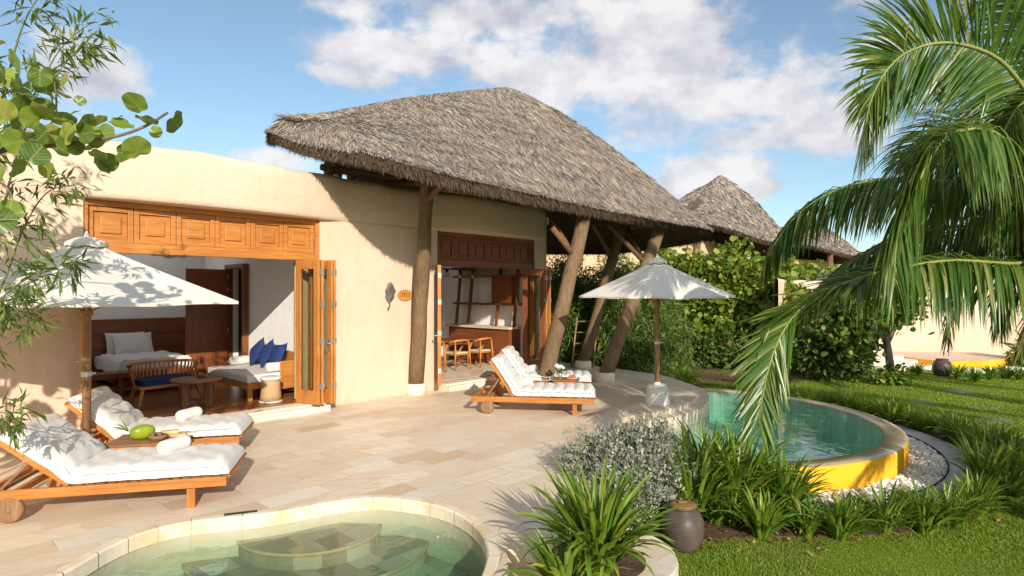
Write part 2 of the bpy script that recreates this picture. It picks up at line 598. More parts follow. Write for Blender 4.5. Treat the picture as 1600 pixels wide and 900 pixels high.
LANCE = ([(0, 0, 0), (.4, .085, .03), (1, 0, -.12), (.4, -.085, .03), (.42, 0, -.01)], [(0, 4, 1), (0, 3, 4), (4, 2, 1), (3, 2, 4)])
OVAL = ([(0, 0, 0), (.35, .24, .05), (.75, .2, .02), (1, 0, -.1), (.75, -.2, .02), (.35, -.24, .05), (.5, 0, -.02)],
        [(0, 6, 1), (1, 6, 2), (2, 6, 3), (3, 6, 4), (4, 6, 5), (5, 6, 0)])
_k = 10
ROUND = ([(.5 - .5 * math.cos(2 * PI * i / _k), .52 * math.sin(2 * PI * i / _k), .07 * abs(math.sin(2 * PI * i / _k)) - .05 * (1 - math.cos(2 * PI * i / _k)) / 2) for i in range(_k)] + [(.5, 0, -.02)],
         [(i, _k, (i + 1) % _k) for i in range(_k)])


def big_leaf():
    # round cupped leaf with a heart notch, seamed along the midrib: vertices, triangles
    na, nr = 28, 4
    vs, fs = [(.30, 0, -.05)], []
    for r in range(1, nr + 1):
        q = r / nr
        for i in range(na):
            a = PI + 2 * PI * i / na
            notch = 1 - .16 * math.exp(-((i / na * 2 * PI + PI) % (2 * PI) - PI) ** 2 / .06) if False else 1
            d = min(i, na - i) / na
            notch = 1 - .22 * math.exp(-(d / .05) ** 2)
            x = .30 + q * notch * (.5 * math.cos(a) + .2) - .0
            x = .5 + (.5 * math.cos(a)) * q * notch - .2 * (1 - q)
            y = .53 * math.sin(a) * q * notch
            z = .10 * abs(y) + .035 * math.sin(5 * a + 1) * q * q - .14 * max(0, x - .55) ** 2 - .05
            vs.append((x, y, z))
    for i in range(na):
        fs.append((0, 1 + i, 1 + (i + 1) % na))
    for r in range(nr - 1):
        for i in range(na):
            a, b = 1 + r * na + i, 1 + r * na + (i + 1) % na
            c, d = a + na, b + na
            fs += [(a, c, d), (a, d, b)]
    return vs, fs


BIG = big_leaf()


def uv_from_template(o, tmpl, n):
    tv = np.asarray(tmpl[0], dtype=np.float32)[:, :2]
    allv = np.tile(tv, (n, 1))
    li = np.zeros(len(o.data.loops), dtype=np.int32)
    o.data.loops.foreach_get('vertex_index', li)
    uv = o.data.uv_layers.new(name='UVMap')
    uv.data.foreach_set('uv', np.ascontiguousarray(allv[li]).ravel())


def thing(name, label, cat, loc=(0, 0, 0), rotz=0, group=None):
    o = bpy.data.objects.new(name, None)
    o.empty_display_size = .2
    COL.objects.link(o)
    o.location = loc
    o.rotation_euler = (0, 0, rotz)
    return tag(o, label, cat, group)


def tag(o, label=None, cat=None, group=None, kind=None):
    if label:
        o['label'] = label
    if cat:
        o['category'] = cat
    if group:
        o['group'] = group
    if kind:
        o['kind'] = kind
    return o


def dup(root, loc=None, rotz=None, label=None):
    r = root.copy()
    COL.objects.link(r)
    if loc is not None:
        r.location = loc
    if rotz is not None:
        r.rotation_euler = (0, 0, rotz)
    if label:
        r['label'] = label
    for ch in list(root.children):
        c = ch.copy()
        COL.objects.link(c)
        c.parent = r
        for g in list(ch.children):
            d = g.copy()
            COL.objects.link(d)
            d.parent = c
    return r


def smooth_loop(pts, per=6, closed=True):
    """Catmull-Rom"""
    n = len(pts)
    out = []
    rng = range(n) if closed else range(n - 1)
    for i in rng:
        if closed:
            p0, p1, p2, p3 = (np.array(pts[(i + k) % n], float) for k in (-1, 0, 1, 2))
        else:
            p0, p1, p2, p3 = (np.array(pts[min(max(i + k, 0), n - 1)], float) for k in (-1, 0, 1, 2))
        for j in range(per):
            t = j / per
            out.append(tuple(.5 * ((2 * p1) + (-p0 + p2) * t + (2 * p0 - 5 * p1 + 4 * p2 - p3) * t * t + (-p0 + 3 * p1 - 3 * p2 + p3) * t ** 3)))
    if not closed:
        out.append(tuple(pts[-1]))
    return out

# ------------------------------------------------------------------ frame of the villa
A0 = Vector((-3.79, 12.0, 0))
FD = Vector((.6823, .7311, 0))
FN = Vector((-.7311, .6823, 0))
FA = math.atan2(.7311, .6823)


def LW(t, s, z=0):
    return A0 + FD * t + FN * s + Vector((0, 0, z))


build_materials()

# ------------------------------------------------------------------ camera, light, world
cam = bpy.data.objects.new('camera', bpy.data.cameras.new('camera'))
COL.objects.link(cam)
cam.location = (0, 0, CAMZ)
cam.rotation_euler = (PI / 2, 0, 0)
cam.data.sensor_width = 36
cam.data.lens = 36 * FOC / 1600
cam.data.shift_y = (HZ - 450) / 1600
cam.data.clip_start = .05
cam.data.clip_end = 3000
scene.camera = cam

SUN_EL = math.radians(23)
SH = Vector((.29, -.957, 0)).normalized()
TOSUN = Vector((SH.x * math.cos(SUN_EL), SH.y * math.cos(SUN_EL), math.sin(SUN_EL)))
sd = bpy.data.lights.new('sun', 'SUN')
sd.energy = 4.6
sd.angle = math.radians(.5)
sd.color = (1, .895, .765)
so = bpy.data.objects.new('sun', sd)
COL.objects.link(so)
so.rotation_euler = (-TOSUN).to_track_quat('-Z', 'Y').to_euler()
so.location = (10, -20, 20)


def build_world():
    w = bpy.data.worlds.new('World')
    scene.world = w
    w.use_nodes = True
    nt = w.node_tree
    nt.nodes.clear()
    N = lambda t: nt.nodes.new(t)
    L = nt.links.new
    sky = N('ShaderNodeTexSky')
    sky.sky_type = 'NISHITA'
    sky.sun_disc = False
    sky.sun_elevation = SUN_EL
    sky.sun_rotation = math.atan2(SH.x, SH.y)
    sky.air_density = 1.0
    sky.dust_density = .6
    sky.ozone_density = 1.6
    tc = N('ShaderNodeTexCoord')
    sep = N('ShaderNodeSeparateXYZ')
    L(tc.outputs['Generated'], sep.inputs[0])

    def M(op, a, b=None, c=None):
        m = N('ShaderNodeMath')
        m.operation = op
        for i, v in enumerate((a, b, c)):
            if v is None:
                continue
            if isinstance(v, (int, float)):
                m.inputs[i].default_value = v
            else:
                L(v, m.inputs[i])
        return m.outputs[0]
    # the sky as azimuth and elevation tangents
    az = M('ARCTAN2', sep.outputs[0], sep.outputs[1])
    hor = M('SQRT', M('ADD', M('MULTIPLY', sep.outputs[0], sep.outputs[0]), M('MULTIPLY', sep.outputs[1], sep.outputs[1])))
    el = M('ARCTAN2', sep.outputs[2], hor)
    blobs = [(1000, 110, 430, 130, .5), (1010, 60, 230, 75, 1), (900, 120, 250, 60, 1), (1160, 150, 190, 70, 1), (1090, 95, 160, 70, 1.1), (1290, 195, 110, 60, 1), (1200, 205, 180, 40, .9), (640, 85, 190, 38, .9), (560, 115, 110, 26, .6), (780, 20, 260, 40, .9), (560, 12, 90, 22, .7), (1390, 140, 90, 80, .35),
             (150, 115, 95, 48, 1.25), (1125, 278, 130, 42, 1.15), (1190, 290, 70, 25, 1), (1050, 268, 60, 22, .6), (425, 245, 70, 16, .6), (1450, 60, 300, 90, .25), (900, 330, 300, 16, .3), (700, 250, 400, 40, .12)]
    vec3 = N('ShaderNodeCombineXYZ')
    L(az, vec3.inputs[0])
    L(M('MULTIPLY', el, 1.5), vec3.inputs[1])

    def fbm(scale, detail, off=(0, 0, 0)):
        mp = N('ShaderNodeMapping')
        mp.inputs['Location'].default_value = off
        L(vec3.outputs[0], mp.inputs['Vector'])
        nz = N('ShaderNodeTexNoise')
        nz.inputs['Scale'].default_value = scale
        nz.inputs['Detail'].default_value = detail
        nz.inputs['Roughness'].default_value = .58
        L(mp.outputs[0], nz.inputs['Vector'])
        return nz.outputs['Fac']
    f = None
    for (px, py, rx, ry, wgt) in blobs:
        x = (px - 800) / FOC
        z = (HZ - py) / FOC
        a0 = math.atan2(x, 1)
        e0 = math.atan2(z, math.hypot(x, 1))
        k = math.cos(a0)
        ra, re = rx / FOC * k * k, ry / FOC * k
        da = M('MULTIPLY', M('SUBTRACT', az, a0), 1 / ra)
        de = M('MULTIPLY', M('SUBTRACT', el, e0), 1 / re)
        v = M('MULTIPLY', M('SUBTRACT', 1.35, M('SQRT', M('ADD', M('MULTIPLY', da, da), M('MULTIPLY', de, de)))), wgt)
        f = v if f is None else M('SMOOTH_MAX', f, v, .15)
    back = M('MULTIPLY', M('SUBTRACT', fbm(1.6, 3, (3, 1, 0)), .40), 5)  # unseen cloud cover behind the camera, added for fill light
    behind = M('GREATER_THAN', M('ABSOLUTE', az), 1.15)
    f = M('MAXIMUM', f, M('ADD', M('MULTIPLY', back, behind), M('MULTIPLY', M('SUBTRACT', behind, 1), 9)))
    n1 = fbm(6.5, 9)
    dens = M('ADD', f, M('MULTIPLY', M('SUBTRACT', n1, .5), 3.0))
    mr = N('ShaderNodeMapRange')
    mr.interpolation_type = 'SMOOTHSTEP'
    mr.inputs['From Min'].default_value = .22
    mr.inputs['From Max'].default_value = .85
    L(dens, mr.inputs['Value'])
    mask = M('MULTIPLY', mr.outputs[0], .93)
    # cloud body: grey towards the thick undersides
    n2 = fbm(6.5, 7, (0, .10, 0))
    lit = M('SUBTRACT', n1, n2)
    sh = N('ShaderNodeMapRange')
    sh.inputs['From Min'].default_value = -.16
    sh.inputs['From Max'].default_value = .14
    L(M('ADD', lit, M('MULTIPLY', M('SUBTRACT', fbm(3, 3, (7, 2, 0)), .5), .35)), sh.inputs['Value'])
    cm = N('ShaderNodeMix')
    cm.data_type = 'RGBA'
    L(sh.outputs[0], cm.inputs[0])
    cm.inputs[6].default_value = (4.7, 4.7, 5.4, 1)
    cm.inputs[7].default_value = (8.0, 7.8, 7.8, 1)
    cb = N('ShaderNodeMix')
    cb.data_type = 'RGBA'
    L(behind, cb.inputs[0])
    L(cm.outputs[2], cb.inputs[6])
    cb.inputs[7].default_value = (10.0, 9.6, 9.1, 1)  # added rear clouds are brighter, to lift the shaded parts
    hs = N('ShaderNodeHueSaturation')
    hs.inputs['Saturation'].default_value = SKY_SAT
    hs.inputs['Value'].default_value = SKY_VAL
    L(sky.outputs[0], hs.inputs['Color'])
    mx = N('ShaderNodeMix')
    mx.data_type = 'RGBA'
    L(mask, mx.inputs[0])
    tn = N('ShaderNodeMix')
    tn.data_type = 'RGBA'
    tn.blend_type = 'MULTIPLY'
    tn.inputs[0].default_value = 1
    L(hs.outputs[0], tn.inputs[6])
    tn.inputs[7].default_value = (.90, 1.04, 1.06, 1)
    L(tn.outputs[2], mx.inputs[6])
    L(cb.outputs[2], mx.inputs[7])
    bg = N('ShaderNodeBackground')
    bg.inputs['Strength'].default_value = .1
    L(mx.outputs[2], bg.inputs['Color'])
    out = N('ShaderNodeOutputWorld')
    L(bg.outputs[0], out.inputs['Surface'])


SKY_SAT, SKY_VAL = .86, 1.26
build_world()
scene.view_settings.view_transform = 'Standard'
scene.view_settings.look = 'None'
scene.view_settings.exposure = 0.25
scene.view_settings.gamma = 1
scene.cycles.use_denoising = True
scene.cycles.max_bounces = 10
scene.cycles.diffuse_bounces = 8
scene.cycles.transparent_max_bounces = 16
scene.cycles.caustics_reflective = False
scene.cycles.caustics_refractive = False

# ================================================================== SETTING
LAWN = -.6
POOL_C, POOL_R = (3.55, 12.3), 3.75
POOL_Z = -.2


def circle(c, r, n=64, a0=0, a1=2 * PI, closed=True):
    m = n if closed else n + 1
    return [(c[0] + r * math.cos(a0 + (a1 - a0) * i / n), c[1] + r * math.sin(a0 + (a1 - a0) * i / n)) for i in range(m)]


kid = [(-3.7, 4.55), (-3.66, 5.05), (-3.62, 5.5), (-3.48, 5.84), (-3.2, 6.07), (-2.65, 6.24), (-2.29, 6.42), (-1.97, 6.63), (-1.55, 6.76), (-1.13, 6.68), (-.72, 6.46), (-.42, 6.1), (-.24, 5.65), (-.2, 5.15), (-.34, 4.5), (-.8, 3.95), (-1.6, 3.75), (-2.4, 3.95), (-3.1, 3.85), (-3.5, 4.1)]
KID = smooth_loop(kid, 5)

DISC = [(.75 + .68 * math.cos(a), 5.35 + .68 * math.sin(a)) for a in [2.25 - i * (2.25 + 2.3) / 24 for i in range(25)]]
edge = smooth_loop([(4.1, 16.7), (4.35, 15.5), (4.36, 14.4), (4.06, 13.35), (3.55, 12.4), (2.78, 11.6), (2.05, 11.1), (1.45, 10.0), (1.12, 8.6), (.85, 7.4), (.8, 6.5), (.42, 6.0)], 5, False)
terr = [(-13, 3.0), (-13, 1.0), (-1.5, 1.0), (-.4, 3.2), (-.03, 4.4), (-.05, 5.42), (.12, 5.42)]
terr_loop = terr + [(.3, 4.85)] + DISC[::-1][1:] + edge[::-1] + [(3.3, 17.8), (2.0, 19.3), (1.1, 20.2), (-2, 24), (-12, 16), (-13, 8)]


def build_setting():
    # lawn as one sheet to the horizon with the pools cut out
    mb = MB()
    S = 400
    mb.poly([(-S, -S), (S, -S), (S, S), (-S, S)], LAWN, [circle(POOL_C, POOL_R - .12, 48), KID[::-1]])
    tag(mb.obj('lawn', 'lawn_soil'), 'mown green lawn around the terrace and pools', 'lawn', kind='structure')
    mb = MB()
    mb.poly(terr_loop, 0, [KID])
    mb.wallring(terr_loop, -.75, 0)
    mb.cur = 1
    o = MB()
    tag(mb.obj('terrace', ['terrace_stone', 'plaster_pool']), 'pale sandstone terrace in front of the villa', 'terrace', kind='structure')
    # rendered outer walls of the terrace
    mb = MB()
    outer = terr[3:] + [(.3, 4.85)] + DISC[::-1][1:] + edge[::-1][:24]
    vs = [(p[0] , p[1]) for p in outer]
    # offset outwards a little
    off = []
    for i, p in enumerate(vs):
        a = vs[max(i - 1, 0)]
        b = vs[min(i + 1, len(vs) - 1)]
        d = Vector((b[0] - a[0], b[1] - a[1])).normalized()
        off.append((p[0] + d.y * .012, p[1] - d.x * .012))
    n = len(off)
    mb.add([(p[0], p[1], -.74) for p in off] + [(p[0], p[1], -.035) for p in off] + [(p[0], p[1], -.036) for p in vs], [(i, i + 1, n + i + 1, n + i) for i in range(n - 1)] + [(n + i, n + i + 1, 2 * n + i + 1, 2 * n + i) for i in range(n - 1)])
    tag(mb.obj('terrace_wall', 'plaster_pool'), 'low cream rendered wall below the terrace edge', 'wall')
    # lower ledge of the terrace going into the round pool
    led_o, led_i = [], []
    e2 = edge[4:44]
    for i, p in enumerate(e2):
        a, b = e2[max(i - 1, 0)], e2[min(i + 1, len(e2) - 1)]
        d = Vector((b[0] - a[0], b[1] - a[1])).normalized()
        led_o.append((p[0] - d.y * .24, p[1] + d.x * .24))
        led_i.append((p[0] + d.y * .05, p[1] - d.x * .05))
    mb = MB()
    mb.prism(led_o + led_i[::-1], -.9, -.085)
    tag(mb.obj('terrace_step', 'terrace_stone'), 'curved stone step between terrace and round pool', 'step', kind='structure')

    # foreground kidney pool
    pool = thing('kidney_pool', 'kidney shaped sunken plunge pool with curved steps at front of terrace', 'pool', (0, 0, 0))
    mb = MB()
    inner = KID
    n = len(inner)
    mb.add([(p[0], p[1], -.95) for p in inner] + [(p[0], p[1], -.003) for p in inner], [(i, n + i, n + (i + 1) % n, (i + 1) % n) for i in range(n)])
    mb.obj('pool_wall', 'plaster_pool', pool, True)
    # coping: slim raised lip
    mb = MB()
    c = Vector((-1.9, 5.1))
    lip = []
    for i, p in enumerate(inner):
        a, b = inner[i - 1], inner[(i + 1) % n]
        d = Vector((b[0] - a[0], b[1] - a[1])).normalized()
        lip.append((Vector((d.y, -d.x)), p))
    sgn = 1 if (Vector(lip[0][1]) - c).dot(lip[0][0]) > 0 else -1
    prof = ((-.02, -.13), (-.022, -.008), (-.008, .010), (.075, .012), (.085, .004))
    under = ((-.012, -.13), (-.012, -.012), (.08, .0025))

    def at(f):
        i = int(f) % n
        q = f - int(f)
        a, b2 = lip[i], lip[(i + 1) % n]
        nn = a[0].lerp(b2[0], q)
        return nn, (a[1][0] * (1 - q) + b2[1][0] * q, a[1][1] * (1 - q) + b2[1][1] * q)
    for k0 in range(0, n, 4):
        fs = [k0 + .05] + [k0 + x for x in (1, 2, 3)] + [k0 + 3.95]
        mb.grid([[(pp[0] + sgn * nn.x * w, pp[1] + sgn * nn.y * w, z) for nn, pp in (at(f) for f in fs)] for w, z in prof])
    g = MB()
    g.grid([[(pp[0] + sgn * nn.x * w, pp[1] + sgn * nn.y * w, z) for nn, pp in (at(f) for f in range(n + 1))] for w, z in under])
    g.obj('grout', 'soil_grout', pool, True)
    mb.obj('coping', 'pool_coping', pool, False)
    mb = MB()
    mb.poly(inner, -.92)
    mb.obj('pool_floor', 'pool_tile', pool)
    # concentric curved steps descending from the waist of the far edge
    for k, (r, z) in enumerate(((.62, -.24), (1.05, -.40), (1.5, -.56), (1.95, -.72))):
        cc = (-2.15, 6.5)
        arc = [(cc[0] + 1.18 * (x - cc[0]), y) for x, y in circle(cc, r, 40, PI * .93, PI * 2.07, False)]
        mb = MB()
        mb.prism([(cc[0], cc[1] + .2)] + arc, -.92 - .001 * k, z)
        st = mb.obj('pool_step', 'pool_tile', pool)
        mb = MB()
        mb.tube([(p[0], p[1], z - .016) for p in arc], .02, 8)
        mb.obj('nosing', 'step_nosing', st, True)
    mb = MB()
    cx, cy = -1.9, 5.2
    out = [(pp[0] + sgn * nn.x * .012, pp[1] + sgn * nn.y * .012) for nn, pp in lip]
    mb.prism(out, -.94, -.13)
    tag(mb.obj('pool_water', 'water_clear'), 'clear water in the kidney shaped plunge pool', 'water', kind='structure')
    # drain on the terrace
    mb = MB()
    a, b = PX(350, 806, 6.22), PX(402, 801, 6.33)
    a.z = b.z = .009
    mb.bar(a, b, .055, .012)
    d = (b - a) / 12
    mb.cur = 1
    for i in range(12):
        q = a + d * (i + .5)
        s = Vector((-d.y, d.x, 0)).normalized() * .02
        mb.bar(q - s + Vector((0, 0, .007)), q + s + Vector((0, 0, .007)), .012, .006)
    tag(mb.obj('floor_drain', ['void_dark', 'drain_metal']), 'dark slotted drain grille set in the terrace by the kidney pool', 'drain')

    # round infinity pool
    rp = thing('round_pool', 'round infinity pool with bright yellow outer wall beside the terrace', 'pool', (*POOL_C, LAWN))
    L0 = -LAWN
    mb = MB()
    mb.lathe([(POOL_R, -.08), (POOL_R, L0 + POOL_Z - .02), (POOL_R - .02, L0 + POOL_Z)], seg=128, cap=False)
    mb.obj('pool_wall', 'plaster_yellow', rp, True)
    mb = MB()
    mb.lathe([(POOL_R - .015, L0 + POOL_Z - .002), (POOL_R - .03, L0 + POOL_Z + .004), (POOL_R - .34, L0 + POOL_Z + .002), (POOL_R - .36, L0 + POOL_Z - .03)], seg=128, cap=False)
    mb.obj('rim', 'pool_rim', rp, True)
    mb = MB()
    mb.lathe([(POOL_R - .355, L0 + POOL_Z - .02), (POOL_R - .36, L0 - .95)], seg=128, cap=False)
    mb.lathe([(.01, L0 - .95), (POOL_R - .36, L0 - .95)], seg=128, cap=False)
    mb.obj('pool_basin', 'pool_tile_teal', rp, False)
    # shelf in the pool
    mb = MB()
    mb.prism(circle((-1.2, -.9), 2.15, 40), -.3, L0 - .55)
    mb.obj('pool_step', 'pool_tile_teal', rp)
    mb = MB()
    mb.prism(circle(POOL_C, POOL_R - .345, 96), LAWN - .965, POOL_Z - .006)
    tag(mb.obj('pool_water', 'water_green'), 'green tinted water in the round infinity pool', 'water', kind='structure')
    # kerb ring
    a0, a1 = -1.75, .75
    mb = MB()
    mb.prism(circle(POOL_C, 4.72, 40, a0, a1, False) + circle(POOL_C, 4.3, 40, a0, a1, False)[::-1], LAWN - .1, LAWN + .05)
    tag(mb.obj('kerb', 'kerb_stone'), 'pale curved stone kerb around the white pebbles', 'kerb', kind='structure')
    mb = MB()
    mb.prism(circle(POOL_C, 4.3, 40, a0, a1, False) + circle(POOL_C, 4.28, 40, a0, a1, False)[::-1], LAWN - .1, LAWN + .065)
    tag(mb.obj('edging', 'void_dark'), 'thin dark edging strip between pebbles and kerb', 'edging', kind='structure')
    # pebbles
    mb = MB()
    n = 5200
    ang = RNG.uniform(a0, a1 + .4, n)
    rad = RNG.uniform(POOL_R - .02, 4.29, n)
    C = np.stack([POOL_C[0] + rad * np.cos(ang), POOL_C[1] + rad * np.sin(ang), LAWN + RNG.uniform(.0, .045, n)], -1)
    pebble_mesh('white_pebbles', C, RNG.uniform(.02, .045, n), 'white pebbles filling the ring around the yellow pool')
    # soil beds
    mb = MB()
    mb.prism(circle(POOL_C, 5.16, 40, -1.95, 1.1, False) + circle(POOL_C, 4.715, 40, -1.95, 1.1, False)[::-1], LAWN - .1, LAWN + .02)
    tag(mb.obj('soil', 'soil'), 'bare soil bed under the strap leaved plants', 'soil', kind='structure')
    mb = MB()
    mb.prism(smooth_loop([(.9, 6.4), (1.4, 6.6), (2.0, 7.0), (3.1, 7.3), (3.0, 8.5), (1.6, 9.6), (1.0, 8.4)], 4), LAWN - .1, LAWN + .024)
    tag(mb.obj('soil', 'soil'), 'bare soil bed under the silver bush', 'soil', kind='structure')
    mb = MB()
    mb.poly(circle((.72, 5.2), .42, 24), .008)
    tag(mb.obj('soil', 'soil'), 'soil in the round planting hole at the terrace corner', 'soil', kind='structure')
    mb = MB()
    mb.prism(smooth_loop([(2.0, 19.4), (3.3, 18.0), (4.3, 17.4), (5.4, 18.6), (8, 19.0), (9.5, 19.5), (11.0, 21), (10, 26), (0, 26), (.8, 21)], 4), LAWN - .1, LAWN + .022)
    tag(mb.obj('soil', 'soil'), 'shaded soil under the garden hedge', 'soil', kind='structure')
    # stepping stones in the lawn
    for i, (px, py) in enumerate(((1540, 638), (1556, 658), (1447, 630), (1500, 612), (1368, 590), (1340, 574), (1570, 690))):
        Y = FOC * (CAMZ - LAWN) / (py - HZ)
        X = (px - 800) / FOC * Y
        mb = MB()
        lp = [(X + (.34 + .06 * math.sin(3 * a + i)) * math.cos(a + .3 * i) * 1.1, Y + (.30 + .05 * math.cos(2 * a + i)) * math.sin(a + .3 * i)) for a in [k * PI / 8 for k in range(16)]]
        mb.prism(lp, LAWN - .05, LAWN + .016)
        lab = ['grey stepping stone in lawn right of the yellow pool, upper of a close pair', 'grey stepping stone in lawn right of the yellow pool, lower of a close pair', 'grey stepping stone in lawn just behind the pool edge plants',
               'grey stepping stone in lawn midway to the far clay jar', 'grey stepping stone in lawn near the slim far tree', 'grey stepping stone in lawn farthest left by the hedge', 'grey stepping stone in lawn nearest the right picture edge'][i]
        tag(mb.obj('stepping_stone', 'paving_slab'), lab, 'stone', 'stepping stones in the lawn')


def pebble_mesh(name, C, S, label):
    ico = MB()
    ico.ball((0, 0, 0), (1, .8, .6), 6, 4)
    tv = np.array(ico.v)
    q = [f for f in ico.f if len(f) == 4]
    n = len(C)
    A = nrm(RNG.normal(size=(n, 3)) * np.array([1, 1, .3]))
    Nn = nrm(RNG.normal(size=(n, 3)) * .4 + np.array([0, 0, 1]))
    V, F = stamp(tv, q, A, Nn, C, S)
    o = np_obj(name, V, F, 'pebble', None, True)
    tag(o, label, 'pebbles', kind='stuff')


def more_materials():
    t = NT('lawn_soil')
    n1 = t.noise(.35, 5, .6, t.coord('Object'))
    n2 = t.noise(14, 6, .7, t.coord('Object'))
    col = t.ramp([(.3, (.12, .19, .02)), (.7, (.18, .27, .03))], n1.outputs['Fac'])
    col = t.mix(col, (.10, .10, .03), t.ramp([(.45, (0, 0, 0)), (.8, (.7, .7, .7))], n2.outputs['Fac']))
    t.done(t.bsdf(col, .95, .1, t.bump(n2.outputs['Fac'], .9, .03)))
    for name, base in (('pool_coping', ((.72, .62, .46), (.80, .71, .55))), ('pool_rim', ((.52, .40, .24), (.62, .50, .33)))):
        t = NT(name)
        n1 = t.noise(3, 5, .6, t.coord('Object'))
        n2 = t.noise(1.6, 5, .65, t.coord('Object'))
        col = t.ramp([(.3, base[0]), (.7, base[1])], n1.outputs['Fac'])
        col = t.mix(col, (.62, .40, .15), t.ramp([(.45, (0, 0, 0)), (.66, (.8, .8, .8))], n2.outputs['Fac']))
        t.done(t.bsdf(col, .5 if name == 'pool_coping' else .18, .5, t.bump(n1.outputs['Fac'], .2, .01)))


m_basic('soil_grout', (.52, .43, .31), (.60, .50, .37), 5, .9)
more_materials()
build_setting()
# ================================================================== VILLA
FLOOR = .17


def build_villa():
    v = thing('villa', 'cream rendered villa with curved parapet and wide timber folding doors', 'villa', tuple(A0), FA)
    H0, H1 = 3.71, 4.62

    def bulge(t):
        b = 0
        if -4.5 < t < .6:
            b += .30 * math.sin(PI * (t + 4.5) / 5.1) ** .8
        if 2.5 < t < 7.0:
            b += .26 * math.sin(PI * (t - 2.5) / 4.5) ** .8
        return b
    # plan path of the facade: (t, s, outward normal)
    path = [(t, 0, 0, -1) for t in np.arange(-10, 6.75, .12)]
    rc = .55
    for k in range(13):
        a = -PI / 2 + PI / 2 * k / 12
        path.append((6.78 + rc * math.cos(a), rc + rc * math.sin(a), math.cos(a), math.sin(a)))
    path += [(6.78 + rc, s, 1, 0) for s in (1.0, 2.0, 3.5, 5.0, 6.5)]

    def sweep(path, prof, bul):
        mb = MB()
        rows = []
        for (t, s, nx, ny) in path:
            b = bulge(t) if bul else 0
            wav = .012 * math.sin(t * 2.1) + .008 * math.sin(t * 5.3 + 1)
            rows.append([(t + nx * (o + (b if f else 0)), s + ny * (o + (b if f else 0)), z + (wav if z > 4.4 else 0)) for (o, z, f) in prof])
        mb.grid([r + [r[0]] for r in rows])
        for r, fl in ((rows[0], False), (rows[-1], True)):
            mb.add(r, [tuple(range(len(r)))[::-1] if not fl else tuple(range(len(r)))])
        return mb
    band = [(-.40, H0, 0), (-.02, H0, 0), (-.05, H0, 1), (-.012, H0 + .03, 1), (0, H0 + .09, 1), (0, H0 + .4, 1), (0, 4.36, 1), (-.015, 4.5, 1), (-.06, 4.58, 1), (-.14, H1, 1), (-.40, H1, 0)]
    sweep(path, band, True).obj('parapet', 'plaster', v, True)
    low = [(-.40, -.02, 0), (0, -.02, 0), (0, H0 + .01, 0), (-.40, H0 + .01, 0)]
    for lo, hi in ((-10, -3.9), (0, 3.0), (6.5, 99)):
        seg = [p for p in path if lo + 1e-6 < p[0] < hi - 1e-6 or (p[1] > .01 and hi > 90)]
        if lo > -10:
            seg = [(lo, 0, 0, -1)] + seg
        if hi < 90:
            seg = seg + [(hi, 0, 0, -1)]
        sweep(seg, low, False).obj('wall', 'plaster', v, False)
    # floors, ceilings and inner walls
    mb = MB()
    mb.bb(-9.5, 7.1, .02, 6.6, -.3, FLOOR)
    mb.obj('bedroom_floor', 'floor_boards', v)
    mb = MB()
    mb.bb(2.62, 7.2, .03, 4.9, FLOOR - .02, FLOOR + .012)
    mb.obj('dining_floor', 'terrace_stone', v)
    mb = MB()
    # flat roof; unseen skylights added over beds and dining table to brighten the rooms
    sky1 = [(-6.6, 3.9), (-.6, 3.9), (-.6, 5.9), (-6.6, 5.9)]
    sky2 = [(3.2, 2.3), (6.6, 2.3), (6.6, 4.4), (3.2, 4.4)]
    mb.prism([(-9.6, .1), (7.2, .1), (7.2, 6.6), (-9.6, 6.6)], 4.2, 4.4, [sky1, sky2])
    mb.obj('flat_roof', 'plaster_white', v)
    mb = MB()
    mb.prism([(-9.5, .405), (7.1, .405), (7.1, 6.5), (-9.5, 6.5)], 3.72, 4.1, [sky1, sky2])
    mb.obj('ceiling', 'plaster_white', v)
    mb = MB()
    mb.bb(-9.5, 7.3, 6.2, 6.4, FLOOR, 3.72)          # back wall
    mb.bb(.10, .26, .405, 3.5, FLOOR, 3.718)          # bedroom right wall with doorway
    mb.bb(.10, .26, 4.42, 6.19, FLOOR, 3.718)
    mb.bb(.10, .26, 3.5, 4.42, 2.85, 3.718)
    mb.bb(.27, 2.6, .405, .52, FLOOR, 3.718)
    mb.bb(2.58, 2.7, .405, 6.19, FLOOR, 3.718)
    mb.bb(6.92, 7.0, .405, 6.19, FLOOR + .01, 3.718)
    mb.bb(2.71, 6.91, 4.75, 4.88, FLOOR, 3.718)
    mb.bb(-7.6, -7.48, .405, 6.19, FLOOR, 3.718)
    mb.obj('inner_wall', 'plaster_white', v)
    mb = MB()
    mb.bb(.27, 1.6, 3.3, 4.7, FLOOR + .005, 3.71)  # near-black block behind the doorway; the passage's shade is put into its colour
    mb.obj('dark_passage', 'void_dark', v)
    mb = MB()
    mb.bb(-.05, .12, 4.40, 4.50, FLOOR, 2.95)
    mb.bb(-.05, .09, 3.44, 3.52, FLOOR, 2.95)
    mb.bb(-.05, .09, 3.52, 4.40, 2.85, 2.95)
    mb.obj('door_frame', 'walnut_upright', v, bevel=.006)
    # sliding timber panel beside the bed
    mb = MB()
    mb.bb(-1.0, -.06, 4.28, 4.34, FLOOR + .01, 2.83)
    mb.cur = 1
    p = mb.obj('sliding_door', 'walnut_upright', v, bevel=.004)
    for z in (.5, 1.3, 2.3, 2.6):
        mb = MB()
        mb.bb(-.064, -.058 + .02, 4.262, 4.279, z, z + .1)
        mb.obj('hinge', 'steel', p)
    # headboard wall panelling
    mb = MB()
    mb.bb(-5.2, -.3, 6.10, 6.195, FLOOR, 1.62)
    for z in (.55, .9, 1.25):
        mb.bb(-5.2, -.3, 6.085, 6.10, z, z + .3)
    mb.obj('headboard', 'walnut', v, bevel=.004)
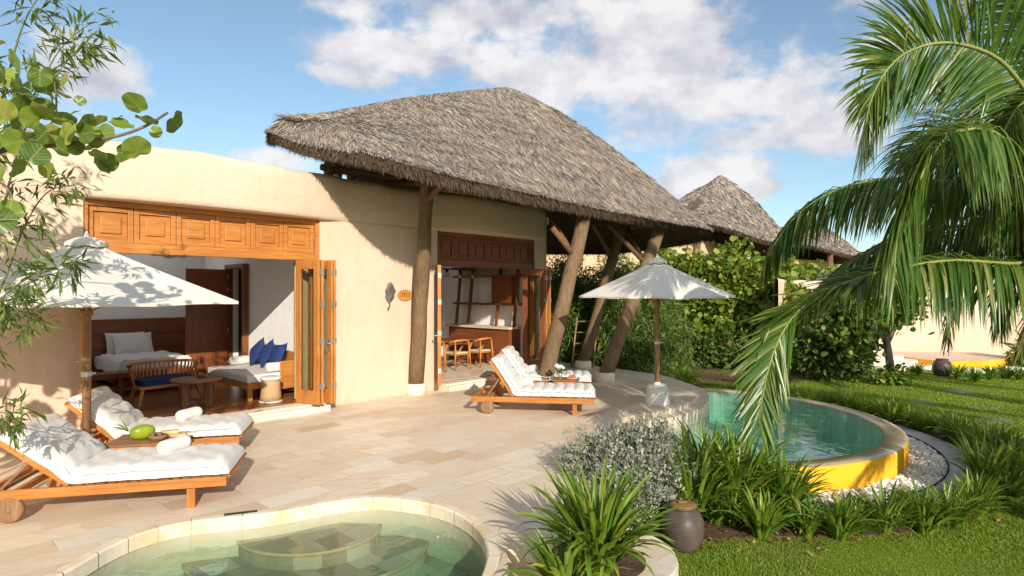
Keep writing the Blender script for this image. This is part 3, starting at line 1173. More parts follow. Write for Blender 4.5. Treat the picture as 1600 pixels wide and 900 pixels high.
    # thresholds
    for (a, b) in ((-3.9, 0), (3.0, 6.5)):
        mb = MB()
        mb.bb(a + .01, b - .01, -.42, .018, -.05, .115)
        mb.bb(a + .01, b - .01, -.30, .015, .1, .155)
        mb.obj('threshold', 'plaster_pool', v, bevel=.008)
    # timber fronts over the openings
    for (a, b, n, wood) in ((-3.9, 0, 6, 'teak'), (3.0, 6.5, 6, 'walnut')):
        mb = MB()
        S0 = .10
        mb.bb(a, b, S0 - .04, S0 + .10, 2.90, 3.06)          # head beam
        mb.bb(a, b, S0 - .045, S0 + .10, 3.62, 3.712)
        mb.bb(a, a + .07, S0 - .06, S0 + .12, FLOOR, 3.70)
        mb.bb(b - .07, b, S0 - .06, S0 + .12, FLOOR, 3.70)
        mb.obj('door_surround', wood, v, bevel=.008)
        w = (b - a - .14) / n
        for k in range(n):
            x0 = a + .07 + k * w
            mb = MB()
            st = .05
            mb.bb(x0 + .004, x0 + st + .03, S0, S0 + .06, 3.062, 3.618)
            mb.bb(x0 + w - st - .03, x0 + w - .004, S0, S0 + .06, 3.062, 3.618)
            mb.bb(x0 + st + .03, x0 + w - st - .03, S0 + .002, S0 + .06, 3.54, 3.618)
            mb.bb(x0 + st + .03, x0 + w - st - .03, S0 + .002, S0 + .06, 3.062, 3.13)
            mb.bb(x0 + st + .03, x0 + w - st - .03, S0 + .04, S0 + .058, 3.13, 3.54)
            pn = mb.obj('transom_panel', wood, v, bevel=.007)
            mb = MB()
            mb.bb(x0 + .17, x0 + w - .17, S0 + .012, S0 + .045, 3.2, 3.47)
            mb.obj('raised_field', wood, pn, bevel=.014)

    # bifold leaves
    def leaf(p0, p1, wood, handle=True, curtain=True, z0=.165, z1=2.89):
        (x0, y0), (x1, y1) = p0, p1
        L = math.hypot(x1 - x0, y1 - y0)
        rot = math.atan2(y1 - y0, x1 - x0)
        d = bpy.data.objects.new('folding_door', None)
        COL.objects.link(d)
        d.parent = v
        d.location = (x0, y0, 0)
        d.rotation_euler = (0, 0, rot)
        mb = MB()
        th = .023
        st = .135
        mb.bb(0, st, -th, th, z0, z1)
        mb.bb(L - st, L, -th, th, z0, z1)
        mb.bb(st, L - st, -th + .001, th - .001, z1 - .17, z1)
        mb.bb(st, L - st, -th + .001, th - .001, z0, z0 + .26)
        mb.obj('frame', wood + '_upright', d, bevel=.005)
        mb = MB()
        mb.bb(st - .005, L - st + .005, -.004, .004, z0 + .255, z1 - .165)
        mb.obj('pane', 'glass', d)
        for z in (.45, 1.3, 2.0, 2.6):
            mb = MB()
            mb.bb(L - .012, L + .008, -.012, .03, z, z + .11)
            mb.obj('hinge', 'steel', d)
        if handle:
            mb = MB()
            mb.bb(L - .075, L - .03, -th - .006, -th, 1.15, 1.4)
            mb.tube([(L - .05, -th, 1.3), (L - .05, -th - .05, 1.3), (L - .17, -th - .055, 1.3)], .011, 8)
            mb.obj('handle', 'steel', d)
        return d
    for (t0, t1) in ((-.46, -.33), (-.20, -.26), (-.14, -.06), (.01, .0)):
        leaf((t0, .06), (t1, -.56), 'teak', t0 == -.14)
    leaf((-3.90, .03), (-4.03, -.57), 'teak')
    leaf((-3.84, .06), (-3.97, -.55), 'teak', False)
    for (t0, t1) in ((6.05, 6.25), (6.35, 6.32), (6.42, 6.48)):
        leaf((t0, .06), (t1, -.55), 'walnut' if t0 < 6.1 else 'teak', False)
    leaf((3.06, .03), (2.66, -.45), 'teak')
    leaf((3.12, .05), (2.72, -.43), 'teak', False)
    # curtain gathered behind the folded leaves
    mb = MB()
    rows = []
    for k in range(41):
        u = k / 40
        x = -.40 + .38 * u
        y = .26 + .035 * math.sin(u * 38)
        rows.append([(x, y, FLOOR + .02), (x, y + .004 * math.sin(k), 1.5), (x, y, 2.88)])
    mb.grid(rows)
    mb.grid([[(p[0], p[1] + .012, p[2]) for p in r] for r in rows])
    mb.obj('curtain', 'curtain_ochre', v, True)

    # sign and leaf plaque on the wall, in the villa frame
    sg = thing('house_sign', 'small oval orange wooden house number sign on the wall beside the post', 'sign', tuple(LW(2.06, -.005, 2.21)), FA)
    mb = MB()
    prof = [(1.0, 0), (1.0, .02), (.93, .03), (.88, .026)]
    rows = []
    for r, y in prof:
        rows.append([(.205 * r * math.cos(2 * PI * k / 40), -y, .125 * r * math.sin(2 * PI * k / 40)) for k in range(41)])
    mb.grid(rows)
    mb.add(rows[-1][:-1], [tuple(range(40))])
    mb.obj('board', 'sign_wood', sg, True)
    c = bpy.data.curves.new('lettering', 'FONT')
    c.body = '1711'
    c.size = .13
    c.extrude = .003
    c.align_x = 'CENTER'
    c.align_y = 'CENTER'
    fo = bpy.data.objects.new('lettering_source', c)
    COL.objects.link(fo)
    dg = bpy.context.evaluated_depsgraph_get()
    me = bpy.data.meshes.new_from_object(fo.evaluated_get(dg))
    bpy.data.objects.remove(fo)
    me.materials.clear()
    o = finish(me, 'lettering', 'sign_ink', sg)
    o.rotation_euler = (PI / 2, 0, 0)
    o.location = (0, -.030, 0)
    pl = thing('leaf_plaque', 'dark metal leaf shaped plaque hung on the cream wall', 'plaque', tuple(LW(1.66, -.01, 2.21)), FA)
    mb = MB()
    rows = []
    for i in range(13):
        u = i / 12
        z = .28 - .46 * u
        w = .125 * math.sin(PI * min(1, u * .97 + .03)) ** .75 * (1 + .1 * math.sin(u * 20)) + .004
        cx = -.02 * u + .015 * math.sin(u * 4)
        rows.append([(cx + w * x, -.012 - .03 * (1 - abs(x)) - .008 * math.sin(abs(x) * 9 + u * 14), z) for x in (-1, -.6, -.25, 0, .25, .6, 1)])
    mb.grid(rows)
    mb.grid([[(p[0], -.002, p[2]) for p in r][::-1] for r in rows])
    mb.obj('blade', 'leaf_plaque', pl, True)
    mb = MB()
    mb.tube([(-.02, -.03, -.17), (-.035, -.03, -.24), (-.075, -.03, -.31)], [.012, .016, .02], 8)
    mb.obj('stalk', 'leaf_plaque', pl, True)
    return v


m_basic('curtain_ochre', (.42, .30, .15), (.55, .42, .24), 8, .9, .3, 60)
VILLA = build_villa()
# ================================================================== THATCH
ROOF_LOOP = [(-1.24, 3.3, 5.40), (-1.02, 2.5, 5.08), (-.70, 1.0, 4.72), (-.28, .35, 4.50), (.6, .08, 4.38), (3, .03, 4.30), (5, 0, 4.24), (7.5, -.2, 4.16), (9.3, -.3, 4.13), (10.4, -.15, 4.09), (11.2, .8, 4.0), (11.5, 2.2, 3.92), (11.5, 3.6, 3.85), (11.0, 5, 3.85), (9.5, 6.3, 3.9), (7, 6.8, 4.3), (3, 6.7, 5.55), (1.5, 6.1, 5.85), (.2, 5.2, 5.85), (-.85, 4.2, 5.6)]
RO = np.array([-1.36, 10.4])


def roof_surface(su=1, sv=1, zs=1, z0=0, peak_z=7.95, nth=120, nw=26):
    """returns local grid (nth, nw, 3) in (u, v, z)"""
    lp = np.array(smooth_loop(ROOF_LOOP, nth // len(ROOF_LOOP)))
    n = len(lp)
    pk_u, pk_v = 5.3, 3.3
    G = np.zeros((n, nw, 3))
    tip_z = 5.28
    for i, (u, vv, z) in enumerate(lp):
        ur = min(max(u + .40, -.80), pk_u)
        # gather the right part of the ridge at the peak
        k = (ur + 1.3) / (pk_u + 1.3)
        zr = tip_z + (peak_z - tip_z) * k + .30 * math.sin(PI * k) - .10 * math.sin(PI * k) * k
        top = np.array([ur, pk_v, zr])
        e = np.array([u, vv, z])
        for j in range(nw):
            w = j / (nw - 1)
            p = e + (top - e) * w
            side = max(0, min(1, (u - 4.2) / 3))
            p[2] += (.13 + .13 * side) * math.sin(PI * w) * (1 if k < .999 else 1)
            # soften the ridge
            p[2] -= .10 * max(0, (w - .85) / .15) ** 2
            p[2] += .05 * math.sin(u * 1.7 + w * 5) * math.sin(PI * w)
            G[i, j] = p
    G[..., 2] = (G[..., 2] - 4.0) * zs + 4.0 + z0
    G[..., 0] *= su
    G[..., 1] *= sv
    return G


def build_thatch(root, G, n_strand, width, length, seed):
    rng = np.random.default_rng(seed)
    n, m, _ = G.shape
    # core: top skin + underside + eave face
    th = .24
    under = G.copy()
    under[..., 2] -= th
    ctr = G[:, -1:, :]
    under[:, 0, :2] = G[:, 0, :2] + (ctr[:, 0, :2] - G[:, 0, :2]) * .035
    idx = np.arange(n * m).reshape(n, m)
    nx = np.roll(idx, -1, 0)
    F = np.stack([idx[:, :-1], nx[:, :-1], nx[:, 1:], idx[:, 1:]], -1).reshape(-1, 4)
    F2 = F[:, ::-1] + n * m
    E = np.stack([idx[:, 0] + n * m, nx[:, 0] + n * m, nx[:, 0], idx[:, 0]], -1)
    V = np.concatenate([G.reshape(-1, 3), under.reshape(-1, 3)])
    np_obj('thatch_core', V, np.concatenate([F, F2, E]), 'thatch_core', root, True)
    # strands laid down the slope
    Gn = np.roll(G, -1, 0)
    area = np.linalg.norm(np.cross(Gn[:, :-1] - G[:, :-1], G[:, 1:] - G[:, :-1]), axis=-1) + 1e-5
    pr = (area / area.sum()).ravel()
    c = rng.choice(len(pr), n_strand, p=pr)
    i, j = np.unravel_index(c, area.shape)
    a, b = rng.random(n_strand)[:, None], rng.random(n_strand)[:, None]
    ip = (i + 1) % n

    def P(bb):
        return (G[i, j] * (1 - a) + G[ip, j] * a) * (1 - bb) + (G[i, j + 1] * (1 - a) + G[ip, j + 1] * a) * bb
    p = P(b)
    down = nrm((G[i, j] * (1 - a) + G[ip, j] * a) - (G[i, j + 1] * (1 - a) + G[ip, j + 1] * a))
    across = nrm(G[ip, j] - G[i, j] + 1e-6)
    N = nrm(np.cross(across, -down))
    N *= np.sign(N[:, 2:3] + 1e-6)
    jit = rng.normal(0, .33, (n_strand, 1))
    # broad brushing direction patches, so that bundles lie at different angles
    sw = .45 * np.sin(p[:, 0:1] * 2.3 + np.sin(p[:, 1:2] * 3.1) * 2) * np.sin(p[:, 1:2] * 2.7 + 1)
    D = nrm(down + across * (jit + sw) + rng.normal(0, .05, (n_strand, 3)))
    W = nrm(np.cross(N, D))
    L = length * rng.uniform(.45, 1.25, (n_strand, 1))
    w = width * rng.uniform(.5, 1.3, (n_strand, 1))
    wpos = ((j[:, None] + b) / (m - 1))
    slope = np.linalg.norm(G[i, -1] - G[i, 0], axis=-1, keepdims=True)
    L = np.minimum(L, wpos * slope + rng.uniform(.02, .10, (n_strand, 1)))
    L = L * (1 - .55 * (wpos > .92))
    course = (wpos * slope / .46 + .12 * np.sin(p[:, 0:1] * 2.1) + .1 * np.sin(p[:, 1:2] * 3.3)) % 1.0
    lift = rng.uniform(.0, 1, (n_strand, 1)) ** 2 * (.6 + .9 * (course < .22)) * (1 - wpos ** 5 * .9)
    p0 = p + N * .004
    p1 = p + D * L * .5 + N * (.012 + .02 * lift)
    p2 = p + D * L + N * (.008 + .055 * lift) - np.array([0, 0, .02])
    tilt = N * rng.normal(0, .5, (n_strand, 1))
    Wv = nrm(W + tilt)
    keep = ~((wpos[:, 0] > .86) & (G[i, -1, 0] < G[..., 0].min() + 1.2))
    p0, p1, p2, Wv, w = p0[keep], p1[keep], p2[keep], Wv[keep], w[keep]
    V, F = ribbons(np.stack([p0, p1, p2], 1), np.stack([Wv * w, Wv * w, Wv * w * .35], 1))
    np_obj('thatch', V, F, 'thatch', root)
    # ragged eave fringe
    k = max(1200, n_strand // 9)
    e = G[:, 0]
    en = np.roll(e, -1, 0)
    seg = np.linalg.norm(en - e, axis=-1)
    ii = rng.choice(n, k, p=seg / seg.sum())
    a = rng.random((k, 1))
    q = e[ii] * (1 - a) + en[ii] * a
    inn = nrm(G[ii, 3] - e[ii])
    t = rng.random((k, 1))
    q = q + inn * rng.uniform(0, .12, (k, 1)) - np.array([0, 0, 1]) * t * .22
    out = -inn * np.array([1, 1, 0])
    D = nrm(out * rng.uniform(.1, .8, (k, 1)) + np.array([0, 0, -1]) * rng.uniform(.4, 1, (k, 1)) + rng.normal(0, .3, (k, 3)))
    L = rng.uniform(.04, .12, (k, 1))
    W = nrm(np.cross(D, out + .01)) * width * rng.uniform(.4, 1, (k, 1))
    V, F = ribbons(np.stack([q, q + D * L * .6, q + D * L + np.array([0, 0, -.03])], 1), np.stack([W, W, W * .4], 1))
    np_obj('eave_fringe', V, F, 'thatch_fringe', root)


def build_main_roof():
    r = thing('thatched_roof', 'big hat shaped thatched canopy on tree trunk posts over the villa terrace', 'roof', (RO[0], RO[1], 0), FA)
    G = roof_surface()
    build_thatch(r, G, 270000, .0065, .27, 3)
    inv = Matrix.Rotation(-FA, 3, 'Z')

    def lc(p):
        return inv @ (Vector(p) - Vector((RO[0], RO[1], 0)))

    def post(base, top, ext, r0, r1, sock=True):
        b, t = Vector(base), Vector(top)
        t = t + (t - b) * ext
        pts = []
        for k in range(9):
            u = k / 8
            p = b.lerp(t, u)
            pts.append(p + Vector((.012 * math.sin(k * 2.1 + b.x), .012 * math.cos(k * 1.7 + b.y), 0)))
        mb = MB()
        mb.tube([lc(p) for p in pts], [r0 + (r1 - r0) * k / 8 + .006 * math.sin(k * 1.9 + b.x * 3) for k in range(9)], 16)
        po = mb.obj('post', 'post_wood', r, True)
        if sock:
            mb = MB()
            q = lc(b)
            mb.lathe([(r0 + .075, -.06), (r0 + .07, .20), (r0 + .05, .235), (r0 * .5, .24)], (q.x, q.y, 0), 20)
            mb.obj('socle', 'plaster_pool', po, True)
    post((-2.16, 13.66, .1), (-1.80, 12.9, 4.5), .12, .175, .14)
    post((.66, 13.35, .1), (1.67, 14.2, 3.95), .06, .18, .16)
    post((2.12, 18.1, .1), (3.35, 18.6, 4.3), .15, .17, .15)
    post((2.36, 15.5, .1), (3.98, 16.5, 3.93), .15, .19, .17)
    post(LW(.33, .28, 4.3), LW(.38, .3, 5.4), 0, .10, .09, False)
    post(LW(1.25, .9, 4.3), LW(1.3, .9, 5.6), 0, .10, .09, False)
    post(LW(6.2, 2.5, 4.3), LW(6.2, 2.5, 6), 0, .12, .1, False)
    post(LW(2.5, 3.5, 4.3), LW(2.5, 3.5, 6), 0, .12, .1, False)

    def beam(a, b, w=.14, h=.14):
        mb = MB()
        mb.tube([lc(Vector(a)), lc((Vector(a) + Vector(b)) / 2), lc(b)], w / 2, 8)
        mb.obj('beam', 'beam_wood', r, True)
    beam(LW(.2, .3, 4.82), LW(4, .35, 4.86))
    beam(LW(.33, .3, 4.75), LW(1.3, .95, 4.95), .1)
    beam(LW(.9, 1.0, 4.72), LW(3.2, -.4, 4.75), .1)
    beam((-1.75, 12.8, 4.25), (-1.05, 11.9, 4.75), .12)
    beam((-1.75, 12.85, 4.5), (1.8, 14.3, 4.3), .14)
    beam((1.7, 14.2, 4.15), (4.05, 16.55, 4.1), .14)
    beam((3.3, 18.6, 4.2), (4.05, 16.55, 4.15), .14)
    # braces
    beam((1.43, 13.98, 3.1), (.9, 13.6, 3.72), .13)
    beam((1.43, 13.98, 3.1), (.95, 14.4, 4.0), .11)
    beam((3.02, 18.45, 3.3), (2.3, 17.2, 4.2), .13)
    beam((3.55, 16.25, 3.05), (2.55, 16.0, 4.05), .13)
    beam((3.55, 16.25, 3.05), (3.3, 17.4, 4.1), .11)
    # rafters seen from below along the eave
    for u in np.arange(.5, 10.5, .9):
        mb = MB()
        i = int(np.argmin(np.abs(G[:, 0, 0] - u) + (G[:, 0, 1] > 2) * 50))
        a = Vector(G[i, 1]) - Vector((0, 0, .36))
        b = Vector(G[i, 20]) - Vector((0, 0, .36))
        mb.tube([a, (a + b) / 2 - Vector((0, 0, .02)), b], .045, 6)
        mb.obj('rafter', 'beam_wood', r, True)
    return r


build_main_roof()


def far_villa(name, label, roof_label, origin, ang, su, sv, zs, z0, wall, seed, n, posts):
    r = thing('thatched_roof', roof_label, 'roof', (*origin, 0), ang)
    G = roof_surface(su, sv, zs, z0, 7.95, 80, 16)
    build_thatch(r, G, n, .017, .36, seed)
    rot = Matrix.Rotation(-ang, 3, 'Z')
    for (p, lean) in posts:
        mb = MB()
        q = rot @ (Vector(p) - Vector((*origin, 0)))
        mb.tube([q, q + Vector((lean, 0, 2.5)), q + Vector((lean * 2, 0, 5.2))], [.2, .19, .17], 10)
        mb.obj('post', 'beam_wood', r, True)
    # wall as a curved rendered block
    h = thing('neighbour_villa', label, 'villa', (0, 0, LAWN))
    pts, ztop, mat = wall
    lp = smooth_loop(pts, 6, False)
    mb = MB()
    back = [(p[0] + .2, p[1] + 4) for p in lp]
    mb.prism(lp + back[::-1], -.2, ztop - LAWN)
    mb.obj('wall', mat, h, False)
    return r


far_villa('villa_two', 'cream neighbour villa wall rising behind the garden hedge', 'second thatched roof rising behind the right end of the main roof',
          (10.71, 27.87), FA, .6, .8, 1.0, .55, ([(1.4, 25.5), (4, 26.2), (7, 27.6), (9.5, 29.6), (11.5, 32.5)], 4.75, 'plaster_far'), 11, 42000,
          [((8.3, 27.6, LAWN), .1), ((12.6, 30.6, LAWN), .5), ((13.6, 31.6, LAWN), .4)])
far_villa('villa_three', 'ochre neighbour villa wall glimpsed under the farthest thatched roof', 'farthest thatched roof partly hidden by the palm fronds',
          (19.2, 36.5), FA, .7, .8, .72, .5, ([(13.5, 36.0), (17, 37.5), (21, 40.5), (24, 45)], 4.3, 'plaster_ochre'), 12, 26000,
          [((19.3, 37.0, LAWN), .1), ((23.0, 39.6, LAWN), .2), ((24.5, 41.2, LAWN), .1)])
# ================================================================== FURNITURE


def sheet_mattress(L_path, half_w, thick, name, mat, parent, puff=.2, seed=0, amp=.3):
    """padded mattress following a path of (x, z) points in the local xz plane"""
    pts = smooth_loop([(p[0], p[1]) for p in L_path], 10, False)
    P = np.array(pts)
    seg = np.linalg.norm(np.diff(P, axis=0), axis=1)
    s = np.concatenate([[0], np.cumsum(seg)])
    n, m = 110, 26
    ss = np.linspace(0, s[-1], n)
    X = np.interp(ss, s, P[:, 0])
    Z = np.interp(ss, s, P[:, 1])
    T = np.stack([np.gradient(X), np.gradient(Z)], 1)
    T /= np.linalg.norm(T, axis=1, keepdims=True)
    Nn = np.stack([-T[:, 1], T[:, 0]], 1)
    rng = np.random.default_rng(seed)
    ph = rng.uniform(0, 6, 6)
    rows_t, rows_b = [], []
    for i in range(n):
        e = min(i, n - 1 - i) / (n - 1) * s[-1]
        fe = min(1, (e / .09)) ** .5
        rt, rb = [], []
        c = abs(math.sin(PI * ss[i] / puff + .25 * math.sin(ss[i] * 3 + ph[2])))
        for j in range(m):
            y = -1 + 2 * j / (m - 1)
            fy = max(0, 1 - abs(y) ** 7) ** .5
            yy = y * half_w * (1 + .022 * (c - .6)) + .006 * math.sin(ss[i] * 9 + ph[0])
            h = thick * fe * fy
            puffs = 1 - amp + amp * c ** .6
            wr = .007 * math.sin(ss[i] * 13 + y * 4 + ph[1]) * math.sin(y * 5 + ss[i] * 5 + ph[3]) + .004 * math.sin(ss[i] * 31 + y * 9 * math.sin(ss[i] * 3 + ph[4])) * abs(y)
            hh = h * puffs + wr * fe * fy
            rt.append((X[i] + Nn[i, 0] * hh, yy, Z[i] + Nn[i, 1] * hh))
            lo = -.02 * fe * fy + .004
            rb.append((X[i] + Nn[i, 0] * lo, yy, Z[i] + Nn[i, 1] * lo))
        rows_t.append(rt)
        rows_b.append(rb)
    mb = MB()
    mb.grid([r[::-1] for r in rows_t])
    mb.grid(rows_b)
    # stitch rims
    ring_t = rows_t[0] + [r[-1] for r in rows_t[1:]] + rows_t[-1][::-1][1:] + [r[0] for r in rows_t[::-1][1:-1]]
    ring_b = rows_b[0] + [r[-1] for r in rows_b[1:]] + rows_b[-1][::-1][1:] + [r[0] for r in rows_b[::-1][1:-1]]
    k = len(ring_t)
    mb.add(ring_t + ring_b, [(i, (i + 1) % k, k + (i + 1) % k, k + i) for i in range(k)])
    o = mb.obj(name, mat, parent, True)
    for lift in (.012, .075):
        pp = MB()
        line = []
        for r_t, r_b in zip(rows_t[2:-2], rows_b[2:-2]):
            a, b = r_b[0], r_t[2]
            line.append((a[0] + (b[0] - a[0]) * lift / .1, a[1] - .004, a[2] + (b[2] - a[2]) * lift / .1))
        pp.tube(line[::2], .0065, 5)
        pp.obj('piping', mat, o, True)
    return o


def make_lounger(label, loc, rot, angle, L=2.3, W=1.0, seed=0, amp=.3):
    """x runs from head to foot; wheels at the head end"""
    t = thing('sun_lounger', label, 'sun lounger', loc, rot, 'sun loungers on the terrace')
    hw = W / 2
    zr = .325
    mb = MB()
    for s in (-1, 1):
        mb.bb(0, L, s * hw - .022, s * hw + .022, zr - .10, zr)
    for x in (.03, .32, .80, 1.3, 1.8, L - .03):
        mb.bb(x - .025, x + .025, -hw + .022, hw - .022, zr - .085, zr - .02)
    mb.obj('frame', 'teak', t, bevel=.006)
    mb = MB()
    for k in range(15):
        x = .86 + k * .1
        mb.bb(x, x + .07, -hw + .024, hw - .024, zr - .02, zr)
    mb.obj('slats', 'teak_across', t, bevel=.004)
    hx = .80
    bl = .80
    ca, sa = math.cos(angle), math.sin(angle)

    def B(u, y, d=0):
        return Vector((hx - u * ca + d * sa, y, zr + .0 + u * sa + d * ca))
    mb = MB()
    for s in (-1, 1):
        mb.bar(B(0, s * (hw - .06)), B(bl, s * (hw - .06)), .035, .06, (1, 0, .3))
    for k in range(8):
        u = .06 + k * .098
        mb.bar(B(u, -hw + .05, .032), B(u, hw - .05, .032), .07, .016, (sa, 0, ca))
    mb.obj('backrest', 'teak', t, bevel=.004)
    mb = MB()
    for s in (-1, 1):
        mb.bar(B(bl * .55, s * (hw - .10)), (hx - bl * .55 * ca - .28, s * (hw - .10), zr - .03), .03, .035, (0, 1, 0))
    mb.bar((hx - bl * .55 * ca - .28, -hw + .03, zr - .03), (hx - bl * .55 * ca - .28, hw - .03, zr - .03), .035, .035)
    mb.obj('prop', 'old_wood', t, bevel=.003)
    for s in (-1, 1):
        mb = MB()
        mb.bb(1.90, 1.98, s * (hw - .06) - .03, s * (hw - .06) + .03, 0, zr - .101)
        mb.obj('leg', 'teak_upright', t, bevel=.005)
        mb = MB()
        mb.bb(.26, .36, s * (hw - .075) - .025, s * (hw - .075) + .025, .08, zr - .101)
        mb.obj('wheel_post', 'teak_upright', t, bevel=.005)
        mb = MB()
        pr = [(.02, -.035), (.118, -.035), (.128, -.02), (.128, .02), (.118, .035), (.02, .035)]
        mb.lathe([(r, z) for r, z in pr], seg=28)
        mb.lathe([(.018, -.045), (.03, -.04), (.03, .04), (.018, .045)], seg=14)
        w = mb.obj('wheel', 'old_wood_across', t, False, .004)
        w.rotation_euler = (PI / 2, 0, 0)
        w.location = (.31, s * (hw - .002), .128)
    path = [B(bl + .02, 0, .045), B(bl * .6, 0, .045), B(bl * .25, 0, .045), (hx + .02, 0, zr + .03), (hx + .3, 0, zr + .022), (1.5, 0, zr + .022), (L - .3, 0, zr + .022), (L + .02, 0, zr + .022)]
    sheet_mattress([(p[0], p[2]) for p in path], hw - .005, .145, 'mattress', 'fabric_white', t, .19, seed, amp)
    return t


def towel(label, loc, rot, r=.075, L=.34):
    t = thing('rolled_towel', label, 'towel', loc, rot, 'rolled towels on the loungers')
    mb = MB()
    n, m = 22, 24
    rows = []
    for i in range(n):
        u = -1 + 2 * i / (n - 1)
        rr = r * (1 - abs(u) ** 14 * .22) * (1 + .015 * math.sin(i * 1.9))
        rows.append([(u * L / 2, rr * math.cos(2 * PI * k / m), r + rr * math.sin(2 * PI * k / m) * .96) for k in range(m + 1)])
    mb.grid(rows)
    for s in (-1, 1):
        sp = []
        for k in range(60):
            a = k * .42
            q = r * .78 * (1 - k / 62)
            sp.append((s * (L / 2 + .002), q * math.cos(a), r + q * math.sin(a)))
        mb.tube(sp, .0065, 5)
        mb.add([(s * (L / 2 - .004), r * .8 * math.cos(2 * PI * k / m), r + r * .8 * math.sin(2 * PI * k / m)) for k in range(m)], [tuple(range(m))])
    mb.obj('terry', 'fabric_white', t, True)
    return t


def umbrella(label, loc, R0, zb, zt, rot=0, base='block', seed=1, pole_r=.05):
    t = thing('parasol', label, 'parasol', loc, rot)
    mb = MB()
    mb.tube([(0, 0, .05), (0, 0, zb), (0, 0, zt + .02)], pole_r, 16)
    mb.obj('pole', 'old_wood_upright', t, True)
    nrib, sub, rad = 6, 12, 16
    rows, low = [], []
    for i in range(rad + 1):
        u = i / rad
        row, rl = [], []
        for k in range(nrib * sub + 1):
            a = 2 * PI * k / (nrib * sub)
            f = (k % sub) / sub
            g = math.sin(PI * f)
            # straight panel between ribs, sagging inwards at the hem
            chord = math.cos(PI / nrib) / math.cos((f - .5) * 2 * PI / nrib)
            rr = R0 * (u * .975 + .025) * (chord * (1 - 0) if True else 1)
            rr *= 1 - .035 * g * u ** 3
            z = zt + (zb - zt) * (u ** .94) - .045 * g * math.sin(PI * u) - .012 * math.sin(a * 7 + u * 6) * g * u
            row.append((rr * math.cos(a), rr * math.sin(a), z))
            rl.append((rr * math.cos(a) * .998, rr * math.sin(a) * .998, z - .006))
        rows.append(row)
        low.append(rl)
    mb = MB()
    mb.grid(rows)
    mb.grid([r[::-1] for r in low])
    hem = rows[-1]
    mb.grid([hem, [(p[0], p[1], p[2] - .035) for p in hem]])
    mb.obj('canopy', 'fabric_canvas', t, True)
    mb = MB()
    cap = []
    for u, z in ((.02, .085), (.5, .06), (1, .0)):
        cap.append([(R0 * .125 * u * math.cos(2 * PI * k / 24), R0 * .125 * u * math.sin(2 * PI * k / 24), zt + z + .012 * math.cos(6 * 2 * PI * k / 24) * u - .02) for k in range(25)])
    mb.grid(cap)
    mb.grid([cap[-1], [(p[0] * .98, p[1] * .98, p[2] - .05) for p in cap[-1]]])
    mb.obj('vent_cap', 'fabric_canvas', t, True)
    mb = MB()
    mb.lathe([(.012, .05), (.03, .07), (.028, .10), (.012, .13), (.004, .145)], (0, 0, zt - .01), 12)
    mb.obj('finial', 'stone_white', t, True)
    for k in range(nrib):
        a = 2 * PI * k / nrib
        mb = MB()
        mb.bar((.06 * math.cos(a), .06 * math.sin(a), zt - .05), ((R0 - .02) * math.cos(a), (R0 - .02) * math.sin(a), zb - .015), .018, .026)
        rb = mb.obj('rib', 'teak', t)
        mb = MB()
        mid = Vector((R0 * .5 * math.cos(a), R0 * .5 * math.sin(a), (zt + zb) / 2 - .03))
        mb.bar((.06 * math.cos(a), .06 * math.sin(a), zb - .12), mid, .016, .02)
        mb.obj('strut', 'teak', rb)
    mb = MB()
    mb.lathe([(pole_r + .002, -.05), (pole_r + .025, -.045), (pole_r + .025, .03), (pole_r + .002, .035)], (0, 0, zb - .13), 16, False)
    mb.obj('runner', 'old_wood', t, True)
    mb = MB()
    mb.lathe([(pole_r + .002, -.03), (pole_r + .012, -.03), (pole_r + .012, .03), (pole_r + .002, .03)], (0, 0, 1.25), 16, False)
    mb.tube([(pole_r, 0, 1.25), (pole_r + .06, 0, 1.26)], .01, 8)
    mb.obj('collar', 'steel', t)
    if base == 'cone':
        mb = MB()
        mb.lathe([(.25, 0), (.252, .03), (.20, .36), (.185, .395), (.15, .405), (.065, .41), (.06, .45)], seg=28)
        mb.obj('base', 'stone_white', t, True)
    else:
        mb = MB()
        mb.lathe([(.28, 0), (.28, .05), (.26, .07), (.07, .08), (.065, .3), (.053, .31)], seg=28)
        mb.obj('base', 'stone_white', t, False)
    return t


def px_on(px, py, z):
    Y = FOC * (CAMZ - z) / (py - HZ)
    return Vector(((px - 800) / FOC * Y, Y, z))


def small_table(label, loc, rot, sx, sy, h):
    t = thing('side_table', label, 'side table', loc, rot)
    mb = MB()
    n = 5
    for k in range(n):
        y0 = -sy / 2 + k * sy / n
        mb.bb(-sx / 2, sx / 2, y0 + .003, y0 + sy / n - .003, h - .022, h)
    mb.obj('tabletop', 'old_wood', t, bevel=.003)
    mb = MB()
    mb.bb(-sx / 2 + .03, sx / 2 - .03, -sy / 2 + .03, -sy / 2 + .05, h - .09, h - .023)
    mb.bb(-sx / 2 + .03, sx / 2 - .03, sy / 2 - .05, sy / 2 - .03, h - .09, h - .023)
    mb.bb(-sx / 2 + .03, -sx / 2 + .05, -sy / 2 + .05, sy / 2 - .05, h - .09, h - .023)
    mb.bb(sx / 2 - .05, sx / 2 - .03, -sy / 2 + .05, sy / 2 - .05, h - .09, h - .023)
    mb.obj('apron', 'teak', t, bevel=.003)
    for a in (-1, 1):
        for b in (-1, 1):
            mb = MB()
            x, y = a * (sx / 2 - .05), b * (sy / 2 - .05)
            mb.bb(x - .025, x + .025, y - .025, y + .025, 0, h - .024)
            mb.obj('leg', 'old_wood_upright', t, bevel=.003)
    return t


